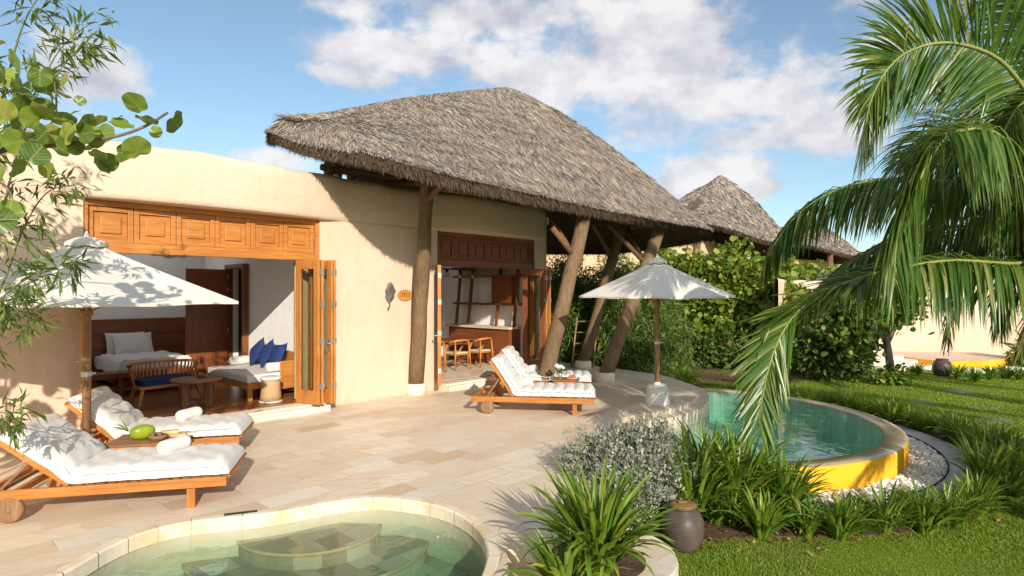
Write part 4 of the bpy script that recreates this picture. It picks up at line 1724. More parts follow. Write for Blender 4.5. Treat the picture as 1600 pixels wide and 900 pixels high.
def build_terrace_furniture():
    # --- left pair
    r1 = math.radians(13.5)
    d1 = Vector((math.cos(r1), math.sin(r1), 0))
    n1 = Vector((-d1.y, d1.x, 0))
    foot_near = Vector((-3.05, 6.50, 0))
    W1 = 1.0
    L1o = foot_near - d1 * 2.3 + n1 * (W1 / 2)
    make_lounger('wooden sun lounger with white mattress nearest the kidney pool, in the foreground', L1o, r1, math.radians(38), W=W1, seed=1, amp=.15)
    L2o = L1o + Vector((-.66, 1.78, 0))
    make_lounger('wooden sun lounger with white mattress behind the left parasol pole, close to the bedroom', L2o, r1, math.radians(42), W=W1, seed=2, amp=.17)
    zt = .325 + .022 + .125
    towel('rolled white towel on the foreground lounger beside the kidney pool', L1o + d1 * 1.62 + n1 * .12 + Vector((0, 0, zt - .01)), r1 + math.radians(62), .085, .36)
    towel('rolled white towel on the lounger close to the bedroom', L2o + d1 * 1.52 + n1 * .1 + Vector((0, 0, zt - .01)), r1 + math.radians(62), .085, .36)
    tb = L1o + d1 * 1.12 + n1 * .87
    tz = .47
    small_table('low wooden side table between the two left loungers', tb, r1, .78, .62, tz)

    def on(dx, dy, z=tz):
        return tb + d1 * dx + n1 * dy + Vector((0, 0, z))
    mbc = thing('green_coconut', 'shiny green coconut lying on the left side table', 'coconut', on(-.06, -.02, tz + .09), r1 + .5)
    mb = MB()
    rows = []
    for i in range(17):
        a = -PI / 2 + PI * i / 16
        rows.append([(.14 * math.sin(a) * (1 + .0), .09 * max(.02, math.cos(a)) ** .8 * math.cos(b) * (1 + .05 * math.cos(3 * b)), .09 * max(.02, math.cos(a)) ** .8 * math.sin(b) * (1 + .05 * math.cos(3 * b))) for b in [2 * PI * k / 24 for k in range(25)]])
    mb.grid(rows)
    mb.obj('husk', 'coconut_green', mbc, True)
    mb = MB()
    for k in range(9):
        a = R.uniform(-.6, .6)
        b = R.uniform(.4, 1.2)
        p = [(-.15, 0, .03)]
        for q in range(4):
            u = (q + 1) / 4
            p.append((-.15 - .20 * u * math.cos(b), .20 * u * math.sin(a), .03 + .26 * u * math.sin(b) - .05 * u * u))
        mb.tube(p, [.006, .005, .004, .003, .002], 5)
    mb.obj('stalk', 'rachis', mbc, True)
    bw = thing('carved_bowl', 'small carved brown wooden bowl beside the green coconut', 'bowl', on(.14, -.12), r1)
    mb = MB()
    mb.lathe([(.05, 0), (.085, .012), (.105, .045), (.10, .07), (.09, .07), (.08, .035), (.01, .02)], seg=24, wob=.02)
    mb.obj('bowl', 'old_wood', bw, True)
    mb = MB()
    for k in range(14):
        mb.ball((R.uniform(-.055, .055), R.uniform(-.055, .055), .065 + R.uniform(0, .02)), .02, 8, 5)
    mb.obj('nuts', 'bark', bw, True)
    br = thing('cutting_board', 'small pale cutting board on the side table by the coconut', 'board', on(.24, .10), r1 + .25)
    mb = MB()
    mb.bb(-.16, .16, -.09, .09, .002, .022)
    mb.obj('board', 'bread_tan', br, bevel=.004)
    mb = MB()
    mb.bb(.16, .27, -.02, .02, .003, .021)
    mb.obj('handle', 'bread_tan', br, bevel=.004)
    bk = thing('bread_block', 'pale tan block of food on the small cutting board', 'food', on(.22, .11, tz + .023), r1 + .3)
    mb = MB()
    mb.bb(-.11, .09, -.05, .05, 0, .045)
    mb.obj('food', 'bread_tan', bk, bevel=.012)
    umbrella('big white parasol with dappled tree shade over the left loungers', (-5.40, 7.72, 0), 1.88, 2.17, 2.93, .06, 'disc')

    # --- right pair
    r2 = math.radians(-7.5)
    d2 = Vector((math.cos(r2), math.sin(r2), 0))
    n2 = Vector((-d2.y, d2.x, 0))
    R1o = px_on(898, 649, 0) - d2 * 1.94 + n2 * (.5 - .06)
    make_lounger('wooden sun lounger with white mattress standing out in the sun under the canopy edge', R1o, r2, math.radians(56), W=1.0, seed=3)
    R2o = R1o + Vector((.18, 1.95, 0))
    make_lounger('wooden sun lounger half hidden behind the leaning post and its twin', R2o, r2, math.radians(54), W=1.0, seed=4)
    towel('rolled white towel at the backrest of the right front lounger', R1o + d2 * .98 + n2 * .1 + Vector((0, 0, zt - .02)), r2 + 1.2, .085, .34)
    towel('rolled white towel at the backrest of the right rear lounger', R2o + d2 * .98 + n2 * .1 + Vector((0, 0, zt - .02)), r2 + 1.2, .085, .34)
    tq = px_on(886, 590, .42)
    tq = Vector((1.13, 12.72, 0))
    small_table('low wooden side table between the two right loungers', tq, r2, .56, .5, .47)
    fl = thing('flower_vase', 'small glass vase of white flowers on the right side table', 'vase', tq + Vector((-.12, .05, .47)))
    mb = MB()
    mb.lathe([(.035, 0), (.045, .02), (.04, .09), (.03, .12), (.036, .13)], seg=16, cap=False)
    mb.obj('vase', 'steel', fl, True)
    rng = np.random.default_rng(5)
    mb = MB()
    for k in range(14):
        a, q = R.uniform(0, 6.3), R.uniform(0, .11)
        x, y, z = q * math.cos(a), q * math.sin(a), .2 + R.uniform(0, .07)
        mb.ball((x, y, z), .036, 8, 5)
    mb.obj('petals', 'fabric_white', fl, True)
    n = 26
    C = np.stack([rng.uniform(-.06, .06, n), rng.uniform(-.06, .06, n), rng.uniform(.12, .18, n)], -1)
    V, F = stamp(OVAL[0], OVAL[1], rng.normal(size=(n, 3)), rng.normal(size=(n, 3)) + [0, 0, 1], C, rng.uniform(.06, .1, n))
    np_obj('leaves', V, F, 'leaf_strap', fl)
    rf = thing('snack_plate', 'plate with red fruit on the right side table', 'plate', tq + Vector((.12, -.05, .471)))
    mb = MB()
    mb.lathe([(.05, 0), (.10, .008), (.125, .02), (.12, .022), (.01, .012)], seg=24)
    mb.obj('plate', 'stone_white', rf, True)
    mb = MB()
    for k in range(12):
        mb.ball((R.uniform(-.07, .07), R.uniform(-.05, .05), .035 + R.uniform(0, .03)), (.035, .028, .025), 8, 5)
    mb.obj('fruit', 'red_food', rf, True)
    umbrella('white parasol on a conical white base beside the round pool', tuple(px_on(1027, 631, 0)), 1.60, 2.2, 2.93, .0, 'cone', pole_r=.052)

    # --- clay jars
    def jar(label, loc, sc, lid):
        j = thing('clay_jar', label, 'jar', loc)
        j.scale = (sc,) * 3
        mb = MB()
        mb.lathe([(.17, 0), (.20, .03), (.245, .14), (.262, .25), (.25, .36), (.205, .45), (.165, .485), (.16, .50), (.175, .515), (.17, .53), (.145, .525), (.13, .45)], seg=40, wob=.006)
        mb.obj('body', 'jar_clay', j, True)
        if lid:
            mb = MB()
            mb.lathe([(.14, .51), (.165, .53), (.165, .548), (.12, .552), (.005, .552)], seg=32, wob=.015)
            ld = mb.obj('lid', 'jar_lid', j, True)
            mb = MB()
            mb.bb(-.06, .06, -.018, .018, .5535, .58)
            mb.obj('handle', 'jar_lid', ld, bevel=.008)
        else:
            for a in range(4):
                mb = MB()
                b = a * PI / 2 + .4
                mb.tube([(.215 * math.cos(b - .15), .215 * math.sin(b - .15), .43), (.245 * math.cos(b), .245 * math.sin(b), .45), (.215 * math.cos(b + .15), .215 * math.sin(b + .15), .43)], .014, 6)
                mb.obj('lug', 'jar_clay', j, True)
    jar('dark round clay jar with rusty lid on the lawn in front of the silver bush', tuple(px_on(1067, 855, LAWN)), .9, True)
    jar('open dark clay jar beside the far yellow pool and white steps', tuple(px_on(1472, 588, LAWN)), 1.12, False)

    # bamboo towel ladder in front of hedge
    tl = thing('bamboo_ladder', 'bamboo towel ladder leaning by the hedge between the leaning posts', 'ladder', tuple(px_on(905, 574, 0)))
    for (x0, x1) in ((-.22, -.02), (.42, .62)):
        mb = MB()
        mb.tube([(x0, 0, 0), (x0 * .5 + x1 * .5, .2, .8), (x1, .38, 1.5)], .028, 8)
        mb.obj('rail', 'bamboo_pole', tl, True)
    for k in range(4):
        u = .25 + k * .22
        mb = MB()
        mb.tube([(-.25 + .2 * u, .4 * u, 1.5 * u), (.1 + .2 * u, .4 * u - .01, 1.5 * u + .005), (.45 + .2 * u, .4 * u, 1.5 * u)], .02, 8)
        mb.obj('rung', 'bamboo_pole', tl, True)


def build_interiors():
    VZ = FLOOR

    def root(name, label, cat, t, s, z=VZ, rot=0, group=None):
        return thing(name, label, cat, tuple(LW(t, s, z)), FA + rot, group)
    # ---- beds
    for i, (t0, lab) in enumerate(((-2.45, 'twin bed with white pillows and duvet near the timber sliding panel'), (-4.45, 'twin bed with white duvet half hidden behind the parasol pole'))):
        W, L = (1.45, 2.1)
        b = root('bed', lab, 'bed', t0, 3.95, VZ, 0, 'beds in the bedroom')
        mb = MB()
        mb.bb(0, W, 0, L, .12, .32)
        for x in (.05, W - .13):
            for y in (.05, L - .13):
                mb.bb(x, x + .08, y, y + .08, 0, .121)
        mb.obj('bed_frame', 'walnut', b, bevel=.01)
        mb = MB()
        rows = []
        for k in range(25):
            u = k / 24
            x = -.05 + (W + .1) * u
            e = min(u, 1 - u)
            drop = 0 if e > .07 else (.07 - e) / .07
            rows.append([(x + .01 * math.sin(k * 2 + y), y, .66 - .30 * drop ** 1.6 + .012 * math.sin(y * 7 + k)) for y in np.linspace(-.05, L * .78, 20)])
        mb.grid(rows)
        fr = [r[0] for r in rows]
        mb.grid([fr, [(p[0], p[1] - .03, max(.32, p[2] - .33)) for p in fr]])
        mb.obj('duvet', 'fabric_white', b, True)
        mb = MB()
        mb.bb(.01, W - .01, .01, L - .01, .322, .60)
        mb.obj('mattress', 'fabric_white', b, bevel=.05)
        for (x, y, tl) in ((W * .5 - .08, L - .13, 1.25), (W * .5 + .03, L - .34, 1.1)):
            mb = MB()
            rows, rb = [], []
            for k in range(15):
                u = -1 + 2 * k / 14
                ra, rbb = [], []
                for q in range(13):
                    w = -1 + 2 * q / 12
                    h = .11 * (max(0, 1 - abs(u) ** 3) * max(0, 1 - abs(w) ** 3)) ** .5
                    px = .40 * u * (1 + .06 * abs(w) ** 3)
                    pz = .27 * w * (1 + .08 * abs(u) ** 3)
                    ra.append((px, -h, pz))
                    rbb.append((px, h, pz))
                rows.append(ra)
                rb.append(rbb[::-1])
            mb.grid(rows)
            mb.grid(rb)
            pb = mb.obj('pillow', 'fabric_white', b, True)
            pb.location = (x, y, .86)
            pb.rotation_euler = (-(PI / 2 - tl), 0, 0)
    # ---- bench at the foot of beds
    b = root('bed_bench', 'long low wooden bench with lower shelf at the foot of the beds', 'bench', -3.9, 3.3)
    mb = MB()
    mb.bb(0, 2.7, 0, .45, .42, .47)
    mb.bb(0, 2.7, .0, .03, .36, .419)
    mb.obj('seat', 'walnut', b, bevel=.006)
    mb = MB()
    mb.bb(.05, 2.65, .03, .42, .10, .14)
    mb.obj('shelf', 'walnut', b, bevel=.006)
    for x in (0, 1.3, 2.62):
        for y in (.03, .37):
            mb = MB()
            mb.bb(x, x + .08, y, y + .06, 0, .42)
            mb.obj('leg', 'walnut_upright', b, bevel=.004)
    # ---- nightstand with lamp dark
    ns = root('nightstand', 'dark nightstand beside the bed under the headboard', 'nightstand', -.92, 5.55)
    mb = MB()
    mb.bb(0, .5, 0, .45, .05, .5)
    mb.obj('cabinet', 'walnut', ns, bevel=.006)
    mb = MB()
    mb.bb(.03, .47, -.016, -.001, .28, .47)
    mb.obj('drawer', 'walnut', ns, bevel=.004)
    # ---- canopy cloth
    mb = MB()
    rows = []
    for k in range(61):
        u = k / 60
        t = -4.4 + 4.0 * u
        sag = .34 * abs(math.sin(PI * 2 * u)) ** .8
        rows.append([(t, 3.9 + .04 * math.sin(k * .9) + .1 * w, 3.55 - sag * (.35 + .65 * w) - .16 * w + .02 * math.sin(k * 1.3 + w * 4)) for w in np.linspace(0, 1, 9)])
    mb.grid(rows)
    mb.grid([[(p[0], p[1] + .02, p[2]) for p in r[::-1]] for r in rows])
    o = mb.obj('bed_canopy', 'fabric_white', None, True)
    o.location = A0
    o.rotation_euler = (0, 0, FA)
    tag(o, 'white gauze canopy draped along the ceiling above the beds', 'canopy')
    # ---- daybed
    d = root('daybed', 'wooden daybed with pale grey mattress and bolsters along the white wall', 'daybed', -1.08, .78)
    W, L = 1.14, 2.0
    mb = MB()
    mb.bb(0, W, 0, L, .22, .33)
    mb.obj('bed_frame', 'teak_across', d, bevel=.008)
    for x in (.01, W - .09):
        for y in (.01, L - .09):
            mb = MB()
            mb.bb(x, x + .08, y, y + .08, 0, .221)
            mb.obj('leg', 'teak_upright', d, bevel=.005)
    mb = MB()
    mb.bb(-.01, W - .06, .0, L, .335, .50)
    mb.obj('mattress', 'fabric_grey', d, bevel=.035)
    mb = MB()
    mb.bb(W - .045, W, 0, L, .33, .86)
    mb.obj('backrest', 'teak_across', d, bevel=.008)
    mb = MB()
    mb.bb(W - .50, W - .046, -.012, .028, .16, .72)
    mb.obj('armrest', 'teak', d, bevel=.05)
    for y in (.14, L - .13):
        mb = MB()
        mb.tube([(.42, y, .60), (.44, y, .60), (W - .08, y, .60), (W - .06, y, .60)], [.07, .095, .095, .07], 20)
        mb.obj('bolster', 'fabric_grey', d, True)
    for i, (y, roll, lean, lab) in enumerate(((.52, .15, .45, 'blue cushion nearest the folded doors on the daybed'), (1.0, -.62, .5, 'blue cushion in the middle on the daybed, tipped on a corner'), (1.48, .75, .45, 'blue cushion farthest inside on the daybed, standing on a corner'))):
        c = root('cushion', lab, 'cushion', -1.08 + W - .30, .78 + y, VZ + .80, PI / 2, 'blue cushions on the daybed')
        mb = MB()
        rows, rb = [], []
        for k in range(13):
            u = -1 + 2 * k / 12
            ra, rbb = [], []
            for q in range(13):
                w = -1 + 2 * q / 12
                h = .10 * (max(0, 1 - abs(u) ** 2.5) * max(0, 1 - abs(w) ** 2.5)) ** .6
                x = .255 * u * (1 - .10 * (1 - w * w))
                z = .255 * w * (1 - .10 * (1 - u * u))
                ra.append((x, -h, z))
                rbb.append((x, h, z))
            rows.append(ra)
            rb.append(rbb[::-1])
        mb.grid(rows)
        mb.grid(rb)
        o = mb.obj('cover', 'fabric_blue', c, True)
        o.matrix_local = Matrix.Rotation(lean, 4, 'X') @ Matrix.Rotation(roll, 4, 'Y')
    # ---- stool
    s = root('rattan_stool', 'round woven rattan stool with white top in front of the daybed', 'stool', -.80, .42)
    mb = MB()
    mb.lathe([(.20, .03), (.19, .15), (.175, .3), (.17, .43)], seg=28)
    mb.obj('body', 'rattan', s, True)
    mb = MB()
    mb.lathe([(.19, 0), (.215, .005), (.215, .03), (.20, .035)], seg=28)
    mb.obj('foot_ring', 'stone_white', s, True)
    mb = MB()
    mb.lathe([(.175, .431), (.195, .44), (.195, .475), (.17, .49), (.01, .492)], seg=28)
    mb.obj('top', 'stone_white', s, True)
    # ---- round table
    t = root('coffee_table', 'round wooden coffee table with stout legs inside the bedroom', 'table', -1.9, 1.12)
    mb = MB()
    mb.lathe([(.40, .455), (.435, .46), (.445, .48), (.44, .50), (.01, .502)], seg=40)
    mb.obj('tabletop', 'old_wood', t, True)
    for k in range(4):
        a = k * PI / 2 + .5
        mb = MB()
        mb.box((.27 * math.cos(a), .27 * math.sin(a), .228), (.13, .05, .456), Matrix.Rotation(a, 3, 'Z'))
        mb.obj('leg', 'old_wood_upright', t, bevel=.004)
    mb = MB()
    mb.box((0, 0, .08), (.5, .045, .06), Matrix.Rotation(.5, 3, 'Z'))
    mb.box((0, 0, .081), (.5, .045, .058), Matrix.Rotation(.5 + PI / 2, 3, 'Z'))
    mb.obj('stretcher', 'old_wood', t)
    a = root('ashtray', 'small dark round dish on the coffee table', 'dish', -1.8, 1.15, VZ + .503)
    mb = MB()
    mb.lathe([(.05, 0), (.075, .015), (.08, .05), (.07, .05), (.06, .02), (.01, .015)], seg=20)
    mb.obj('dish', 'jar_clay', a, True)
    # ---- curved bench chair
    c = root('slatted_armchair', 'curved slatted wooden armchair with blue seat cushion', 'armchair', -2.15, 2.05, VZ, .10)
    Rw = .62
    mb = MB()
    arc = [(Rw * math.cos(x) * 1.0, Rw * math.sin(x) * .72, .0) for x in np.linspace(PI * -.02, PI * 1.02, 25)]
    mb.grid([[(x * k, y * k, z) for (x, y, _) in arc] for k, z in ((.97, .70), (1.05, .70), (1.06, .75), (.96, .75), (.97, .70))])
    mb.obj('top_rail', 'teak', c, False)
    for i in range(0, 25, 1):
        x, y, _ = arc[i]
        if i % 1 == 0:
            mb = MB()
            mb.bar((x * .88, y * .88, .36), (x * 1.005, y * 1.005, .705), .032, .014, (x, y, 0))
            mb.obj('slat', 'teak_upright', c)
    mb = MB()
    lp = [(x * .90, y * .90) for x, y, _ in arc] + [(-.56, -.30), (.56, -.30)]
    mb.prism(lp, .30, .355)
    mb.obj('seat', 'teak', c, bevel=.006)
    mb = MB()
    lp = [(x * .82, y * .82) for x, y, _ in arc] + [(-.51, -.29), (.51, -.29)]
    mb.prism(lp, .357, .46)
    mb.obj('seat_cushion', 'fabric_blue', c, bevel=.03)
    for (x, y) in ((-.52, -.27), (.52, -.27), (-.42, .34), (.42, .34)):
        mb = MB()
        mb.bar((x * .95, y * .95, .30), (x * 1.12, y * 1.15, 0), .055, .05, (0, 1, 0))
        mb.obj('leg', 'teak_upright', c, bevel=.004)
    # ---- dining table
    t = root('dining_table', 'long dark wooden dining table inside the right hand doors', 'table', 3.35, 1.75)
    mb = MB()
    mb.bb(0, 2.75, 0, .95, .72, .765)
    mb.obj('tabletop', 'walnut', t, bevel=.006)
    mb = MB()
    mb.bb(.1, 2.65, .1, .85, .63, .72)
    mb.obj('apron', 'walnut', t)
    for x in (.06, 2.6):
        for y in (.06, .82):
            mb = MB()
            mb.bb(x, x + .08, y, y + .08, 0, .721)
            mb.obj('leg', 'walnut_upright', t, bevel=.005)
    for k, (x, y) in enumerate(((1.05, .35), (1.28, .48))):
        g = root('drinking_glass', ['clear drinking glass on the dining table, left of a pair', 'clear drinking glass on the dining table, right of a pair'][k], 'glass', 3.35 + x, 1.75 + y, VZ + .766)
        mb = MB()
        mb.lathe([(.03, 0), (.035, .003), (.04, .16), (.037, .16), (.032, .01)], seg=16, cap=False)
        mb.obj('tumbler', 'glass', g, True)

    labs = ['curved back wooden dining chair nearest the left dining door leaf', 'curved back wooden dining chair in the middle of the near row', 'curved back wooden dining chair nearest the terrace loungers in the row']
    first = None
    for k in range(3):
        tt, ss = 4.0 + k * .88, 1.42
        if first is None:
            ch = root('dining_chair', labs[0], 'chair', tt, ss, VZ, 0, 'dining chairs at the table')
            first = ch
            mb = MB()
            mb.bb(-.25, .25, -.2, .26, .40, .44)
            mb.obj('seat_frame', 'teak', ch, bevel=.012)
            mb = MB()
            mb.bb(-.24, .24, -.19, .25, .441, .485)
            mb.obj('seat', 'seat_cream', ch, bevel=.02)
            mb = MB()
            mb.tube([(-.29, .06, .70), (-.30, -.10, .76), (-.22, -.22, .80), (0, -.26, .81), (.22, -.22, .80), (.30, -.10, .76), (.29, .06, .70)], [.02, .024, .032, .036, .032, .024, .02], 8)
            mb.obj('back_rail', 'teak', ch, True)
            for (x, y, x1, y1, h) in ((-.26, .25, -.29, .05, .70), (.26, .25, .29, .05, .70), (-.27, -.26, -.23, -.21, .80), (.27, -.26, .23, -.21, .80)):
                mb = MB()
                mb.tube([(x, y, 0), ((x * .93), y * .93, .42), (x1, y1, h)], [.017, .026, .02], 8)
                mb.obj('leg', 'teak_upright', ch, True)
        else:
            dup(first, tuple(LW(tt, ss, VZ)), FA + (.06 if k == 2 else -.04), labs[k])
    # ---- shelf unit on the right wall
    sh = root('wall_shelf', 'dark wooden open shelf unit with cabinet over a stone topped counter', 'shelf', 6.9, .62)
    mb = MB()
    mb.bb(-.48, -.01, .30, 2.9, .0, 1.03)
    mb.obj('counter', 'walnut_across', sh, bevel=.006)
    mb = MB()
    mb.bb(-.55, -.005, .25, 2.98, 1.035, 1.10)
    mb.obj('counter_top', 'seat_cream', sh, bevel=.006)
    for y in (.28, 1.0, 2.2, 2.75):
        mb = MB()
        mb.bar((-.30, y, 1.10), (-.10, y, 2.85), .07, .07)
        mb.obj('upright', 'walnut_upright', sh)
    for z in (1.72, 2.55, 2.82):
        mb = MB()
        mb.bb(-.36, -.02, .2, 2.85, z, z + .06)
        mb.obj('shelf_board', 'walnut_across', sh)
    mb = MB()
    mb.bb(-.34, -.02, .35, 1.15, 1.785, 2.545)
    mb.obj('cabinet', 'walnut_across', sh, bevel=.006)
    # ---- pendant rail
    p = root('pendant_lamp', 'black ceiling rail lamp with three glass bell shades over dining table', 'lamp', 5.7, 2.2, 0)
    mb = MB()
    mb.tube([(-.65, 0, 2.93), (0, 0, 2.93), (.65, 0, 2.93)], .022, 8)
    mb.tube([(-.3, 0, 2.93), (-.3, 0, 3.3), (-.3, 0, 3.715)], .01, 6)
    mb.tube([(.3, 0, 2.93), (.3, 0, 3.3), (.3, 0, 3.715)], .01, 6)
    mb.obj('rail', 'black_metal', p)
    for x in (-.5, 0, .5):
        mb = MB()
        mb.lathe([(.02, 2.92), (.035, 2.86), (.05, 2.83), (.125, 2.70), (.12, 2.69)], (x, 0, 0), 16, False)
        sd = mb.obj('shade', 'glass', p, True)
        mb = MB()
        mb.lathe([(.01, 2.93), (.04, 2.925), (.05, 2.85), (.045, 2.84)], (x, 0, 0), 12)
        mb.obj('socket', 'black_metal', sd, True)
        mb = MB()
        mb.ball((x, 0, 2.73), .05, 10, 6)
        mb.obj('bulb', 'stone_white', sd, True)


m_basic('bamboo_pole', (.22, .14, .06), (.34, .23, .11), 6, .5, .2)
build_terrace_furniture()
build_interiors()


def build_background():
    # boundary wall at the right and the far pool
    w = thing('garden_wall', 'sunlit cream garden wall behind the palm fronds and far pool', 'wall', (0, 0, LAWN))
    lp = smooth_loop([(9.2, 21.0), (11.2, 24.2), (14.5, 26.0), (19, 26.6), (24, 26.2), (30, 24.5), (40, 20)], 6, False)
    mb = MB()
    rows = []
    for p in lp:
        k = min(1, max(0, (p[0] - 9.2) / 4))
        zt = 3.35 - .25 * min(1, max(0, (p[0] - 12) / 12))
        rows.append([(p[0], p[1], -.1), (p[0], p[1], zt - .12), (p[0], p[1] + .03, zt - .03), (p[0], p[1] + .12, zt), (p[0], p[1] + .3, zt), (p[0], p[1] + .45, -.1)])
    mb.grid(rows)
    mb.obj('wall', 'plaster', w, True)
    pl = thing('far_pool', 'raised plunge pool with yellow lobed wall in front of garden wall', 'pool', (0, 0, LAWN))
    pts = [PX(1408, 560, 23.6), PX(1440, 562, 22.7), PX(1478, 563, 22.0), PX(1506, 562, 22.0), PX(1510, 562, 22.3), PX(1540, 560, 22.2), PX(1568, 556, 22.7), PX(1579, 552, 23.6)]
    fr = smooth_loop([(p.x, p.y) for p in pts], 5, False)
    lp = fr + [(19.2, 25.2), (15.6, 25.6)]
    mb = MB()
    mb.wallring(lp, -.05, .36)
    mb.obj('pool_wall', 'plaster_yellow', pl)
    mb = MB()
    mb.poly(lp, .362)
    mb.obj('deck', 'plaster', pl)
    st = thing('garden_steps', 'three white rendered steps leading up to the far yellow pool', 'steps', (0, 0, LAWN))
    for k in range(3):
        c = PX(1385, 560, 22.6)
        mb = MB()
        r = 1.45 - .42 * k
        lp2 = [(c.x + .1 + r * 1.15 * math.cos(a), c.y + .35 + r * .8 * math.sin(a)) for a in np.linspace(-PI * .95, PI * .25, 18)] + [(c.x + .9, c.y + 1.1), (c.x - .6, c.y + 1.1)]
        mb.prism(lp2, -.05, .17 + .16 * k)
        mb.obj('step', 'plaster_pool', st, bevel=.02)
    n = 900
    u = RNG.integers(0, len(fr) - 1, n)
    C = np.array([[fr[i][0], fr[i][1], LAWN + .02] for i in u]) + np.stack([RNG.uniform(-.2, .2, n), RNG.uniform(-.75, -.02, n), RNG.uniform(0, .05, n)], -1)
    pebble_mesh('white_pebbles', C, RNG.uniform(.04, .08, n), 'white pebbles along the foot of the far pool')


build_background()
# ================================================================== PLANTS


def strap_mesh(name, n, L, w, seed, root, spread=1.0, mat='leaf_strap'):
    rng = np.random.default_rng(seed)
    k = 8
    az = rng.uniform(0, 2 * PI, n)
    lean = rng.beta(1.3, 1.6, n) * 1.05 * spread + .06
    base = np.stack([np.cos(az), np.sin(az), 0 * az], -1) * (rng.random((n, 1)) ** .5) * L * .13
    Ls = L * rng.uniform(.55, 1.12, n)
    curl = rng.uniform(.5, 1.7, n) * (.5 + lean)
    P = np.zeros((n, k, 3))
    p = base.copy()
    ang = PI / 2 - lean * .55
    h = np.stack([np.cos(az), np.sin(az)], -1)
    tw = rng.normal(0, .25, n)
    for i in range(k):
        P[:, i] = p
        st = (Ls / (k - 1))
        a = ang - curl * (i / (k - 1)) ** 1.6
        hh = np.stack([np.cos(az + tw * i / k), np.sin(az + tw * i / k)], -1)
        p = p + np.concatenate([hh * (np.cos(a) * st)[:, None], (np.sin(a) * st)[:, None]], 1)
    side = np.stack([-np.sin(az), np.cos(az), 0 * az], -1)
    roll = rng.normal(0, .5, (n, 1))
    W0 = nrm(side + np.concatenate([h * 0, roll], 1))
    prof = np.array([.75, .95, 1, 1, .95, .8, .5, .04])
    ww = (w * rng.uniform(.7, 1.2, n))[:, None, None] * prof[None, :, None]
    V, F = ribbons(P, W0[:, None, :] * ww)
    # fold along the midrib: split each ribbon with a lowered centre line
    Vc = P - np.array([0, 0, 1]) * 0
    n_, k_ = n, k
    L_ = P - W0[:, None, :] * ww
    R_ = P + W0[:, None, :] * ww
    nn = nrm(np.cross(np.gradient(P, axis=1), np.broadcast_to(W0[:, None, :], P.shape)))
    C_ = P - nn * ww * .45 * np.sign(nn[..., 2:3] + 1e-6)
    VV = np.stack([L_, C_, R_], 2).reshape(-1, 3)
    b = (np.arange(n) * k * 3)[:, None] + np.arange(k - 1)[None] * 3
    F1 = np.stack([b, b + 1, b + 4, b + 3], -1).reshape(-1, 4)
    F2 = np.stack([b + 1, b + 2, b + 5, b + 4], -1).reshape(-1, 4)
    return np_obj(name, VV, np.concatenate([F1, F2]), mat, root, True)


def crown(root, blobs, n_clump, per, tmpl, size, mat, seed, clump_r=.16, up=.6, name='foliage', out=.5, droop=.2, shell=.5):
    rng = np.random.default_rng(seed)
    Cs, As, Ns = [], [], []
    tot = sum(b[1][0] * b[1][1] * b[1][2] for b in blobs)
    for c, r in blobs:
        m = max(4, int(n_clump * r[0] * r[1] * r[2] / tot))
        d = nrm(rng.normal(size=(m, 3)))
        q = rng.random((m, 1)) ** shell
        q = q * (1 + .16 * np.sin(d[:, 0:1] * 5 + seed) * np.sin(d[:, 2:3] * 6 + d[:, 1:2] * 4))
        cc = np.array(c) + d * q * np.array(r)
        rep = np.repeat(cc, per, 0)
        dd = np.repeat(d, per, 0)
        C = rep + rng.normal(0, clump_r, rep.shape)
        A = nrm(dd * out + rng.normal(0, .7, rep.shape) + np.array([0, 0, -droop]))
        N = nrm(rng.normal(0, .6, rep.shape) + np.array([0, 0, up]) + dd * .4)
        Cs.append(C)
        As.append(A)
        Ns.append(N)
    C, A, N = np.concatenate(Cs), np.concatenate(As), np.concatenate(Ns)
    zb = root.location.z + C[:, 2]
    ok = zb > LAWN + .03
    C, A, N = C[ok], A[ok], N[ok]
    V, F = stamp(tmpl[0], tmpl[1], A, N, C, size * rng.uniform(.6, 1.25, len(C)))
    return np_obj(name, V, F, mat, root, False)


def stems(root, base_r, tops, r0, mat, seed, name='stem'):
    rng = np.random.default_rng(seed)
    for (x, y, z) in tops:
        b = rng.uniform(-1, 1, 2) * base_r
        mb = MB()
        mid = (b[0] * .6 + x * .4 + rng.normal(0, .06), b[1] * .6 + y * .4 + rng.normal(0, .06), z * .5)
        mb.tube([(b[0], b[1], -.05), mid, (x, y, z)], [r0, r0 * .75, r0 * .35], 7)
        mb.obj(name, mat, root, True)


